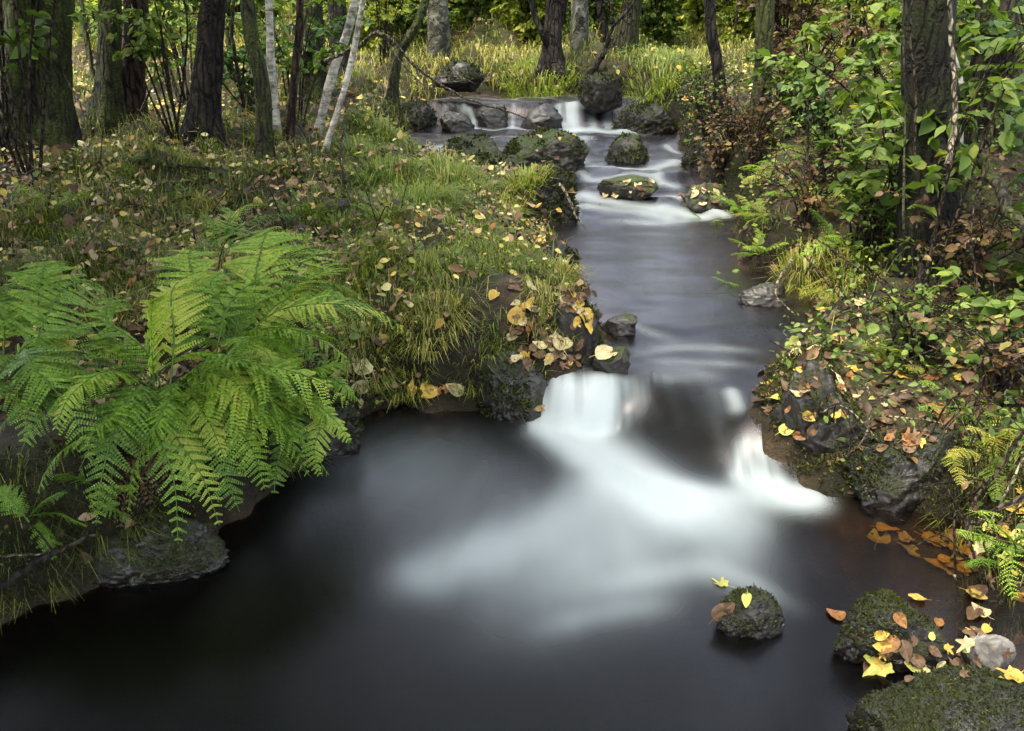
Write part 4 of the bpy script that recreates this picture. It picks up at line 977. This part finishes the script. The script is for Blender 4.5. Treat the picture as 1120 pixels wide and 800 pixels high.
fern('yellow fern at the right edge below the seedling clump', gpt(1085, 500), tipz([(1040, 500, .3), (1050, 530, .22), (1090, 545, .2), (1110, 470, .4), (1060, 470, .4)]), 'yfern', 9, .05, .07, npin=16, npl=7)
r = np.random.default_rng(8)
for k, (x, y, lb) in enumerate([(60, 230, 'low green fern among leaves at the left edge of the slope'), (400, 200, 'low fern on the bank left of the bright tussock mound'), (420, 240, 'little fern below the bright tussock mound'), (340, 235, 'little pale fern on the grassy slope under the birches'), (175, 220, 'little fern below the fallen mossy branch')]):
    b = gpt(x, y); s = .2
    tips = [b + np.array([cos(a) * s * r.uniform(.7, 1.1), sin(a) * s * r.uniform(.6, 1), s * r.uniform(.2, .7)]) for a in np.linspace(0, 2 * pi, 8, endpoint=False)]
    fern(lb, b, tips, 'fern', 90 + k, s * .3, s * .3, npin=14, npl=6)

# ------------------------------------------------------------------ grass tussocks
def tussock(label, px, py, n, L, rad, mat, seed, droop=(.2, .9), tint=.5, zoff=0, hang=0, group=None, at=None):
    r = np.random.default_rng(seed); h = hit(px, py) if at is None else (Vector(at),)
    b = np.array(h[0])
    a, q = r.uniform(0, 2 * pi, n), np.sqrt(r.random(n)) * rad
    x, y = b[0] + np.cos(a) * q, b[1] + np.sin(a) * q
    z = np.array([drop(u, v)[0][2] for u, v in zip(x, y)])
    z = np.maximum(z, b[2] - rad)
    P = np.stack([x, y, z - .01], 1)
    l = L * r.uniform(.5, 1.15, n)
    V, F = blades(P, a + r.normal(0, .5, n), l, .0045 * max(.5, b[1] / 4), np.clip(.25 + q / rad * .7 + r.normal(0, .12, n), .05, 1.1), r.uniform(*droop, n) + hang)
    tag(mesh_obj('grass_tussock', V, F, M[mat], origin=b, tint=np.repeat(np.clip(tint + r.normal(0, .2, n), 0, 1), 6)), label, 'grass tussock', group)
tussock('large bright green grass tussock crowning the left bank above the pool', 455, 235, 1500, .24, .24, 'lushgrass', 1, tint=.5)
tussock('bright grass tussock behind the large one, left of the mossy boulder', 490, 215, 1100, .22, .22, 'lushgrass', 2, tint=.55)
tussock('golden-tipped grass tussock spilling over the bank edge above the pool', 510, 260, 700, .15, .18, 'lushgrass', 3, tint=.7, hang=.15)
tussock('straw-coloured tussock hanging down the left bank face', 475, 345, 420, .12, .12, 'grass', 4, tint=.72, droop=(.6, 1.2), hang=.2)
tussock('small bright tuft with straight blades at the brink of the bank nose', 545, 375, 90, .15, .05, 'lushgrass', 5, tint=.3)
tussock('ragged tussock left of the hanging straw-coloured one', 420, 340, 350, .11, .15, 'grass', 6, tint=.6)
tussock('tuft of grass at the right rim of the bank nose', 612, 300, 350, .13, .08, 'grass', 7, tint=.7)
tussock('yellow grass tuft on top of the mossy boulder', 575, 200, 450, .15, .13, 'lushgrass', 8, tint=.7)
tussock('soft green tussock on the slope below the birches', 400, 175, 900, .17, .24, 'lushgrass', 9, tint=.4)
tussock('pale tussock at the bank edge beside the far cascade', 420, 150, 700, .17, .2, 'lushgrass', 10, tint=.5)
tussock('grass clump overhanging the far pool left of the forked tree', 590, 95, 900, .22, .35, 'lushgrass', 11, tint=.55)
tussock('grass clump on the clearing right of the upright boulder', 720, 95, 900, .22, .4, 'lushgrass', 12, tint=.5)
tussock('rushy tussock beyond the second fern', 330, 300, 500, .18, .14, 'grass', 13, tint=.4)
tussock('dark wispy tussock at the foot of the thick mossy trunk', 90, 185, 500, .18, .2, 'grass', 14, tint=.3)
tussock('dense grass patch between big fern and the left edge', 100, 300, 900, .2, .25, 'grass', 15, tint=.35)

rt = np.random.default_rng(23); nt_ = 0
while nt_ < 62:
    x, y = rt.uniform(20, 620), rt.uniform(150, 350)
    h = hit(x, y, BV[:1]); p = h[0]
    if sdist(np.array([p[0]]), np.array([p[1]]))[0] < .08 or p[1] > 8.3 or (y > 300 and x > 520) or p[1] < 3.0: continue
    tussock('loose grass tuft among the fallen leaves of the left bank', x, y, int(rt.integers(160, 420)), rt.uniform(.07, .15), rt.uniform(.05, .12), ['grass', 'lushgrass', 'lushgrass'][nt_ % 3], 300 + nt_, tint=rt.uniform(.35, .75), group='grass tufts of the left bank'); nt_ += 1
for k, (x, y, n_, L_, rd, mt, tn, lb) in enumerate([(395, 385, 500, .14, .12, 'grass', .6, 'withered fringe hanging over the inlet beside the second fern'), (445, 395, 400, .10, .12, 'grass', .55, 'dark wisps of grass hanging above the floating leaves'),
        (520, 395, 260, .08, .10, 'grass', .4, 'mossy fringe on the face of the bank nose'), (600, 330, 300, .09, .09, 'grass', .7, 'thin short tuft amid the leaves of the bank nose'), (470, 290, 500, .11, .15, 'lushgrass', .65, 'golden tuft between the large bright tussock and the straw-coloured one'),
        (560, 280, 500, .14, .13, 'lushgrass', .5, 'green tuft at the neck of the bank nose'), (430, 200, 700, .2, .2, 'lushgrass', .45, 'soft tussock beyond the large bright one'), (545, 225, 500, .16, .14, 'lushgrass', .75, 'yellow tuft left of the mossy boulder'),
        (350, 340, 500, .14, .15, 'grass', .7, 'straw tuft on the slope above the second fern'), (880, 300, 400, .14, .12, 'grass', .6, 'withered fringe trailing from the right bank'), (930, 300, 400, .16, .12, 'grass', .75, 'brown grass trailing into the right bank recess')]):
    tussock(lb, x, y, n_, L_, rd, mt, 40 + k, droop=(.5, 1.2), tint=tn, hang=.1)

# ------------------------------------------------------------------ branches, sticks, vines
def stick(name, label, cat, pts, wpx, mat, taper=.4, rough=.12, side=(), group=None, seed=0):
    """pts: (px, py, y distance)"""
    P = curve([pixd(*p) for p in pts], max(18, 10 * len(pts))); k = ppm(P[len(P) // 2]); R = wpx / 2 / k
    P = P + np.stack([fbm(np.arange(len(P)) * .35, 0 * P[:, 0] + q, 0, 2, seed + q) for q in range(3)], 1) * R * .5
    mb = MB(); V, F = tube(P, np.linspace(R, R * taper, len(P)), 9, rough, seed, 20); mb.add(V, F)
    for s in side:
        Q = curve([pixd(*p) for p in s[0]], 16); V, F = tube(Q, np.linspace(s[1] / 2 / k, s[1] / 6 / k, len(Q)), 6, rough, seed + 1, 20); mb.add(V, F)
    return tag(mb.obj(name, M[mat], origin=P[0]), label, cat, group)
def on(px, py, up=0.0):
    return float(hit(px, py)[0][1]) - up
stick('fallen_branch', 'mossy fallen branch lying on the leaves of the left slope', 'branch', [(105, 176, on(105, 176) - .05), (150, 175, on(150, 178) - .05), (190, 180, on(190, 182) - .05), (240, 187, on(240, 190) - .05)], 9, 'bark_mossy')
stick('dead_branch', 'long dead branch arching from the birches across the far cascade', 'branch', [(356, 66, 6.4), (392, 50, 6.3), (412, 36, 6.2), (430, 46, 6.2), (462, 80, 6.3), (510, 108, 6.5), (560, 124, 6.8), (608, 148, 7.2)], 4.5, 'twig_pale', side=[([(420, 40, 6.2), (440, 70, 6.2), (470, 100, 6.3)], 2.5), ([(470, 86, 6.3), (500, 84, 6.3), (520, 92, 6.4)], 2)])
stick('dead_branch', 'dark crooked branch leaning out of the far bank over the upright boulder', 'branch', [(634, 92, 9.2), (652, 72, 9.2), (664, 52, 9.2), (670, 20, 9.2), (668, 5, 9.2)], 7, 'bark_dark', side=[([(668, 30, 9.2), (690, 8, 9.2), (700, -10, 9.2)], 5), ([(668, 8, 9.2), (655, -5, 9.2)], 4)])
stick('dead_twig', 'pale bent twig dipping into the pool below the mossy boulder', 'twig', [(612, 200, 5.55), (622, 218, 5.5), (630, 236, 5.45), (640, 250, 5.3)], 4, 'twig_pale')
stick('dead_branch', 'pale gnarled branch hanging over the right edge of the rapids', 'branch', [(800, 128, 6.4), (822, 142, 6.2), (850, 160, 6.0), (858, 178, 5.9), (845, 205, 5.8)], 5, 'twig_pale', side=[([(818, 140, 6.2), (798, 136, 6.1), (775, 137, 6.0)], 2)])
stick('leaning_branch', 'stout mossy yellow branch leaning at the right edge', 'branch', [(1064, 163, 3.6), (1085, 195, 3.4), (1108, 232, 3.2), (1135, 275, 3.0)], 13, 'bark_mossy', taper=.85, side=[])
stick('dead_twig', 'dark thin stick slanting from the big dark trunk to the water', 'twig', [(1010, 290, 3.45), (990, 340, 3.3), (968, 390, 3.2), (955, 440, 3.05), (950, 480, 2.95)], 6, 'bark_dark')
stick('dead_branch', 'dark stick poking from under the big fern in the lower left', 'branch', [(-10, 648, 1.95), (30, 622, 2.0), (70, 600, 2.05), (105, 585, 2.1)], 9, 'bark', side=[([(60, 606, 2.03), (40, 580, 2.03), (20, 570, 2.0)], 3)])
stick('dead_twig', 'straight pale twig below the big fern at lower left', 'twig', [(0, 608, 2.0), (30, 607, 2.02), (62, 606, 2.05)], 3, 'twig_pale')
stick('fallen_branch', 'thin fallen branch lying across the far clearing', 'branch', [(690, 58, on(690, 58) - .1), (715, 54, on(715, 54) - .1), (740, 50, on(740, 50) - .1)], 4, 'bark')
vines = [('thin bramble arching from the right bank down to the pool', [(868, 282, 3.9), (852, 305, 3.7), (850, 325, 3.65), (870, 345, 3.6)], 3, 'twig_pale'),
    ('long thin bramble running from the ferns down towards the seedlings', [(900, 265, 3.8), (940, 295, 3.5), (990, 325, 3.3), (1030, 360, 3.1)], 2.6, 'twig'),
    ('bramble crossing below the long thin one in the shaded recess', [(880, 280, 3.8), (905, 310, 3.6), (930, 335, 3.5), (960, 352, 3.3)], 2.4, 'twig'),
    ('pale curved vine in the dark recess under the big trunk', [(952, 320, 3.2), (948, 340, 3.2), (958, 358, 3.15), (968, 370, 3.1)], 3, 'twig_pale'),
    ('pale vine hanging beside the long wet boulder', [(948, 420, 2.9), (953, 450, 2.8), (945, 480, 2.7), (925, 500, 2.65)], 3, 'twig_pale'),
    ('dark root curling down beside the sunken yellow leaves', [(1120, 470, 2.3), (1095, 510, 2.3), (1065, 550, 2.3), (1055, 590, 2.2)], 5, 'twig'),
    ('second dark root looping at the right edge above the corner rock', [(1125, 540, 2.15), (1085, 560, 2.15), (1060, 585, 2.15), (1075, 625, 2.05), (1098, 665, 2.0)], 5, 'twig'),
    ('thin twig sloping down at the right edge among yellow leaves', [(1120, 500, 2.25), (1100, 540, 2.2), (1078, 580, 2.15)], 3, 'twig_pale'),
    ('upright grey stem left of the big dark trunk', [(988, 250, 3.4), (990, 150, 3.5), (989, 60, 3.55), (985, -20, 3.6)], 3, 'bark_mossy'),
    ('second upright thin stem close to the big dark trunk', [(1000, 170, 3.45), (1002, 110, 3.5), (996, 40, 3.5), (1000, -20, 3.5)], 3, 'twig'),
    ('twisted pale climber winding up the big dark trunk', [(1036, 180, 3.3), (1044, 130, 3.4), (1042, 80, 3.45), (1040, 20, 3.5), (1044, -30, 3.5)], 7, 'twig_pale'),
    ('slim hooked stem with bare tip right of the big dark trunk', [(1070, 330, 3.1), (1062, 250, 3.15), (1078, 180, 3.2), (1090, 120, 3.2)], 3, 'twig'),
    ('bare thin stem rising by the pale shrub leaves', [(882, 190, 4.4), (884, 130, 4.5), (880, 60, 4.6), (872, -10, 4.6)], 3, 'twig'),
    ('dark bent stem left of the slim bowed trunk', [(296, 120, 5.9), (268, 100, 5.8), (256, 50, 5.7), (258, -20, 5.7)], 6, 'bark_mossy'),
    ('bare crossing twig above the reddish split trunk', [(155, 120, 6.2), (168, 90, 6.1), (170, 60, 6.1)], 3, 'twig_pale'),
    ('fine bare twigs in front of the thick mossy trunk', [(95, 130, 5.5), (80, 100, 5.5), (70, 82, 5.5)], 2.5, 'twig_pale'),
    ('dead stick standing at the foot of the leaning birches', [(378, 200, 5.0), (372, 170, 5.2), (376, 140, 5.4)], 4, 'twig'),
    ('short dark stake at the left edge of the slope', [(3, 285, 4.0), (4, 240, 4.1), (2, 205, 4.2)], 10, 'bark_dark')]
for k, (lb, pts, wpx, mt) in enumerate(vines): stick('vine' if 'vine' in lb or 'climber' in lb else 'bramble' if 'bramble' in lb else 'twig', lb, 'twig', pts, wpx, mt, .5, .15, seed=k * 3)

for k, (x, y, n_, lb) in enumerate([(20, 590, 260, 'dark grass wisps on the bare slope at the lower left'), (110, 545, 260, 'dark grass wisps under the big fern'), (1080, 540, 200, 'grass wisps hanging over the roots at the right edge'), (1100, 660, 200, 'grass wisps above the pale bare stone'), (300, 460, 300, 'dark grass wisps under the fern nearest the inlet')]):
    tussock(lb, x, y, n_, .13, .13, 'grass', 80 + k, droop=(.6, 1.2), tint=.3, hang=.1)
# trailing dead stems and roots in the right bank's tangle, bare stems on the left floor
rv = np.random.default_rng(19)
for k in range(80):
    x, y = (rv.uniform(850, 1110), rv.uniform(200, 500)) if k < 60 else (rv.uniform(1040, 1118), rv.uniform(480, 690))
    h = hit(x, y)
    if h is None: continue
    p = np.array(h[0]); a = rv.uniform(0, 2 * pi); L = rv.uniform(.12, .42)
    e = p + np.array([cos(a) * L, sin(a) * L * .6 - .08, rv.uniform(-.12, .22)]); mid = (p + e) / 2 + np.array([rv.normal(0, .05), rv.normal(0, .04), rv.uniform(.02, .12)])
    P = curve([p, mid, e], 16); V, F = tube(P, np.linspace(.0035, .0015, len(P)) * rv.uniform(.6, 1.4), 5)
    tag(mesh_obj('dead_twig', V, F, M['twig_pale' if k % 4 == 0 else 'twig'], origin=p, tint=np.zeros(len(V))), 'thin dead stem in the tangle of the right bank', 'stem', 'dead stems of the right bank')
for k in range(40):
    x, y = rv.uniform(0, 440), rv.uniform(130, 330)
    p = np.array(hit(x, y)[0]); a = rv.uniform(0, 2 * pi); L = rv.uniform(.12, .4)
    e = p + np.array([cos(a) * L, sin(a) * L, rv.uniform(.0, .3)]); mid = (p + e) / 2 + np.array([rv.normal(0, .03), 0, rv.uniform(.02, .1)])
    P = curve([p, mid, e], 16); V, F = tube(P, np.linspace(.004, .0015, len(P)) * rv.uniform(.6, 1.3), 5)
    tag(mesh_obj('dead_twig', V, F, M['twig_pale' if k % 3 == 0 else 'twig'], origin=p, tint=np.zeros(len(V))), 'thin dead stem sticking out of the left slope', 'stem', 'dead stems of the left slope')

# ------------------------------------------------------------------ fallen leaves that can be told apart
def leaf_shape(kind, seed):
    r = np.random.default_rng(seed); n = 40
    a = np.linspace(0, 2 * pi, n, endpoint=False)
    if kind == 'maple':
        lob = [(-pi / 2 + pi, .0)]
        R = .42 + .0 * a
        for c, l, wd in ((pi / 2, 1.0, .40), (pi / 2 - 1.0, .86, .36), (pi / 2 + 1.0, .86, .36), (pi / 2 - 2.0, .6, .34), (pi / 2 + 2.0, .6, .34)):
            dd = np.abs((a - c + pi) % (2 * pi) - pi); R = np.maximum(R, l * np.exp(-(dd / wd) ** 1.5 * .9))
        R = R * (1 + .05 * np.sin(a * 20)) * .55
        X, Y = R * np.cos(a), R * np.sin(a)
    else:
        t = np.sin(a) * .5; X = .33 * np.cos(a) * (1 - .35 * np.sin(a)) * (1 + .04 * np.sin(22 * a)); Y = t * 1.0 + .06 * np.maximum(0, np.sin(a)) ** 8
    rings = [.0001, .35, .7, 1.0]; V = []
    for q in rings:
        V.append(np.stack([X * q, Y * q, 0 * X], 1))
    V = np.concatenate(V); rr = np.hypot(V[:, 0], V[:, 1])
    V[:, 2] = .22 * rr ** 1.5 * np.sin(2 * np.arctan2(V[:, 1], V[:, 0]) + seed) + .25 * rr ** 2 + .06 * fbm(V[:, 0] * 5, V[:, 1] * 5, 0, 2, seed) + .10 * np.abs(V[:, 0])
    i = np.arange(3)[:, None] * n; j = np.arange(n)[None]
    F = np.stack([i + j, i + (j + 1) % n, i + n + (j + 1) % n, i + n + j], -1).reshape(-1, 4)
    mb = MB(); mb.add(V, F)
    y0 = Y.min(); sv, sf = tube(curve([(0, -.05, .01), (.0, y0, .02), (.06, y0 - .3, .05)], 8), .012, 4); mb.add(sv, sf)
    return mb.get()
def bleaf_mat(name, c1, c2, spot):
    m, n, p, out = new_mat(name)
    v = coords(n); f = noise(n, v, 2.6, 4, .6); s = noise(n, v, 9, 5, .7)
    oi = ND(n, 'ObjectInfo')
    c = mixc(n, ramp(n, [(.35, (0, 0, 0)), (.65, (1, 1, 1))], f), c1, c2)
    c = mixc(n, ramp(n, [(.58, (0, 0, 0)), (.70, (1, 1, 1))], s), c, spot)
    sx = ND(n, 'SeparateXYZ'); n.links.new(v, sx.inputs[0])
    rib = math_(n, 'LESS_THAN', math_(n, 'ABSOLUTE', sx.outputs['X']), .012)
    c = mixc(n, math_(n, 'MULTIPLY', rib, .6), c, [min(1, x * 1.5) for x in c2])
    c = mixc(n, math_(n, 'MULTIPLY', oi.outputs['Random'], .45), c, mixc(n, 1.0, c, (.5, .42, .4), 'MULTIPLY'))
    n.links.new(c, p.inputs['Base Color']); p.inputs['Roughness'].default_value = .5; p.inputs['Specular IOR Level'].default_value = .35
    bump(n, p, s, .3, .02)
    tr = ND(n, 'BsdfTranslucent'); n.links.new(c, tr.inputs['Color']); mx = ND(n, 'MixShader'); mx.inputs[0].default_value = .2
    n.links.new(p.outputs[0], mx.inputs[1]); n.links.new(tr.outputs[0], mx.inputs[2]); n.links.new(mx.outputs[0], out.inputs[0])
    return m
LC = {'yellow': bleaf_mat('fallen_leaf_yellow', (.34, .22, .03), (.46, .33, .06), (.15, .075, .02)), 'pale': bleaf_mat('fallen_leaf_pale', (.30, .25, .12), (.44, .39, .21), (.15, .10, .045)),
      'brown': bleaf_mat('fallen_leaf_brown', (.06, .032, .014), (.13, .075, .035), (.02, .012, .007)), 'orange': bleaf_mat('fallen_leaf_orange', (.15, .065, .02), (.25, .12, .03), (.06, .028, .012)),
      'green': bleaf_mat('fallen_leaf_lime', (.30, .32, .06), (.42, .42, .10), (.18, .15, .03))}
LM = {}
def leaf_data(kind, v, colr):
    key = (kind, v, colr)
    if key not in LM:
        V, F, T, Mi = leaf_shape(kind, v); LM[key] = make_mesh('fallen_leaf', V, F, LC[colr])
    return LM[key]
rl = np.random.default_rng(4)
nleaf = 0
def fallen(label, px, py, size_px, colr, kind='oval', group=None, trees=None):
    global nleaf
    h = hit(px, py)
    if h is None: return
    p, nn = np.array(h[0]), np.array(h[1])
    if nn[2] < 0: nn = -nn
    wl = float(zw(p[0], p[1]))
    if sdist(np.array([p[0]]), np.array([p[1]]))[0] < 0 and p[2] < wl + .004: p = wpix(px, py); nn = np.array([0, 0, 1.])
    k = ppm(p); s = size_px / k
    nn = nrm(nn * 1.1 + np.array([0, -.1, .4]) + rl.normal(0, .13, 3))
    q = Vector(nn).to_track_quat('Z', 'Y'); mat = q.to_matrix().to_4x4() @ Matrix.Rotation(rl.uniform(0, 6.28), 4, 'Z')
    o = bpy.data.objects.new('fallen_leaf', leaf_data(kind, int(rl.integers(0, 5)), colr)); COL.objects.link(o)
    mat.translation = Vector(p + nn * (.004 + .04 * s)); o.matrix_world = mat @ Matrix.Scale(float(s), 4)
    tag(o, label, 'leaf', group); nleaf += 1
    return o
for a in [('large yellow leaf lying on the slope below the thick mossy trunk', 76, 250, 22, 'yellow', 'oval'), ('yellow leaf cupped on the bank beside the tip of the second fern', 378, 325, 34, 'yellow', 'oval'),
    ('pale yellow leaf at the right rim of the bank nose above the fall', 640, 352, 30, 'yellow', 'oval'), ('broad pale leaf on the brink of the bank nose', 613, 374, 32, 'pale', 'oval'), ('yellow leaf in the middle of the bank nose', 567, 344, 26, 'yellow', 'oval'),
    ('small bright yellow leaf at the back of the bank nose', 540, 325, 18, 'yellow', 'oval'), ('rusty curled leaf at the front of the bank nose', 582, 363, 22, 'orange', 'oval'), ('pale drooping leaf on the face below the hanging fern tip', 393, 398, 34, 'pale', 'oval'),
    ('tan leaf low on the bank under the second fern', 392, 424, 22, 'pale', 'oval'), ('lobed pale green leaf on top of the small lone rock', 790, 641, 26, 'green', 'maple'), ('brown ribbed leaf clinging to the side of the small lone rock', 792, 668, 28, 'brown', 'oval'),
    ('small yellow leaf near the crest of the small lone rock', 817, 657, 16, 'green', 'oval'), ('large yellow star-shaped leaf between the two dark corner rocks', 962, 728, 48, 'green', 'maple'), ('yellow lobed leaf at the right edge on the corner rock', 1108, 742, 42, 'yellow', 'maple'),
    ('yellow leaf on top of the dark rock near the lower right corner', 1003, 656, 18, 'yellow', 'oval'), ('orange round leaf high on the dark rock near the lower right corner', 985, 678, 18, 'orange', 'oval'), ('orange leaf on the right shoulder of that dark corner rock', 1026, 682, 16, 'orange', 'oval'),
    ('big rusty leaf curled at the foot of the dark rock near the corner', 972, 706, 25, 'orange', 'oval'), ('dark orange leaf beside the big rusty curled leaf', 990, 712, 22, 'brown', 'oval'), ('orange leaf floating at the left foot of the dark corner rock', 914, 674, 22, 'orange', 'oval'),
    ('pale stone-grey leaf draped over the pale bare stone', 1060, 706, 30, 'pale', 'maple'), ('heart-shaped pale leaf caught on the frond of the big fern', 181, 505, 18, 'pale', 'oval'), ('bright yellow pointed leaf at the far right edge above the corner rock', 1104, 610, 28, 'green', 'maple'),
    ('yellow leaf under the right edge roots', 1112, 558, 30, 'yellow', 'oval'), ('upright yellow leaf on the wet face of the long boulder', 861, 470, 20, 'green', 'oval'), ('olive leaf lying on the crest of the long wet boulder', 852, 436, 18, 'green', 'oval'),
    ('big yellow leaf where the long wet boulder meets the litter', 930, 405, 28, 'yellow', 'maple'), ('second yellow leaf behind the long wet boulder', 915, 418, 24, 'pale', 'oval'), ('orange leaf cluster top on the low mossy boulder', 992, 480, 26, 'orange', 'maple'),
    ('pale leaf at the yellow stone beside the fall lip', 664, 388, 28, 'pale', 'oval'), ('yellow leaf lying on the slope right of the second fern', 408, 345, 20, 'orange', 'oval')]:
    fallen(*a)
cl = [('yellow fallen leaf afloat in the dark inlet below the left bank', [(452, 425), (465, 424), (478, 429), (498, 426), (470, 430), (488, 424)], 18, ('yellow', 'orange', 'pale'), 'leaves afloat in the inlet'),
    ('autumn leaf among those heaped on the bank nose', [(rl.uniform(560, 640), rl.uniform(300, 400)) for _ in range(130)], 14, ('pale', 'brown', 'yellow', 'brown', 'brown', 'brown'), 'leaves heaped on the bank nose'),
    ('autumn leaf plastered on the long wet boulder', [(rl.uniform(835, 940), rl.uniform(405, 480)) for _ in range(30)], 14, ('pale', 'brown', 'orange', 'brown', 'yellow'), 'leaves on the long wet boulder'),
    ('autumn leaf among the litter behind the low mossy boulder', [(rl.uniform(950, 1090), rl.uniform(395, 490)) for _ in range(44)], 19, ('orange', 'brown', 'yellow', 'brown', 'pale', 'brown'), 'leaves behind the low mossy boulder'),
    ('autumn leaf on the ledge in the right bank recess', [(rl.uniform(870, 960), rl.uniform(325, 400)) for _ in range(26)], 16, ('orange', 'yellow', 'brown', 'pale', 'brown'), 'leaves on the recess ledge'),
    ('autumn leaf in the drift between the dark corner rocks', [(rl.uniform(940, 1110), rl.uniform(690, 745)) for _ in range(40)], 17, ('brown', 'yellow', 'brown', 'pale', 'green', 'brown', 'brown'), 'leaves between the corner rocks'),
    ('autumn leaf on the steep right edge above the corner rock', [(rl.uniform(1060, 1118), rl.uniform(500, 680)) for _ in range(26)], 22, ('yellow', 'brown', 'brown', 'green', 'pale'), 'leaves on the steep right edge'),
    ('autumn leaf on the big midstream boulder', [(rl.uniform(560, 635), rl.uniform(145, 180)) for _ in range(16)], 7, ('brown', 'pale', 'yellow'), 'leaves on the midstream boulder'),
    ('brown leaf plastered on the flat stone of the rapids', [(rl.uniform(655, 715), rl.uniform(197, 214)) for _ in range(26)], 8, ('brown', 'pale', 'brown'), 'leaves on the flat stone'),
    ('brown leaf in the heap at the right edge of the rapids', [(rl.uniform(742, 792), rl.uniform(202, 226)) for _ in range(22)], 9, ('brown', 'brown', 'pale'), 'leaves in the heap by the rapids')]
for lb, pts, s, cols, grp in cl:
    for x, y in pts: fallen(lb, x, y, s * rl.uniform(.45, 1.25), cols[int(rl.integers(0, len(cols)))], 'maple' if rl.random() < .25 else 'oval', grp)
# leaves sunk in the shallows at the right
for q in range(20):
    x, y = rl.uniform(960, 1060), rl.uniform(568, 630)
    y = 572 + (x - 960) * .35 + rl.uniform(-14, 30)
    h = hit(x, y, BV[:1]); p = np.array(h[0]); s = 24 / ppm(p) * rl.uniform(.6, 1.5)
    o = bpy.data.objects.new('sunken_leaf', leaf_data('maple' if q % 3 == 0 else 'oval', q % 5, ('yellow', 'yellow', 'pale', 'green')[q % 4])); COL.objects.link(o)
    o.location = tuple(p + np.array([0, 0, .012])); o.rotation_euler = (rl.normal(0, .15), rl.normal(0, .15), rl.uniform(0, 6)); o.scale = (s, s, s)
    tag(o, 'yellow leaf sunk in the clear shallows at the right', 'leaf', 'leaves sunk in the shallows')
print('leaves', nleaf)
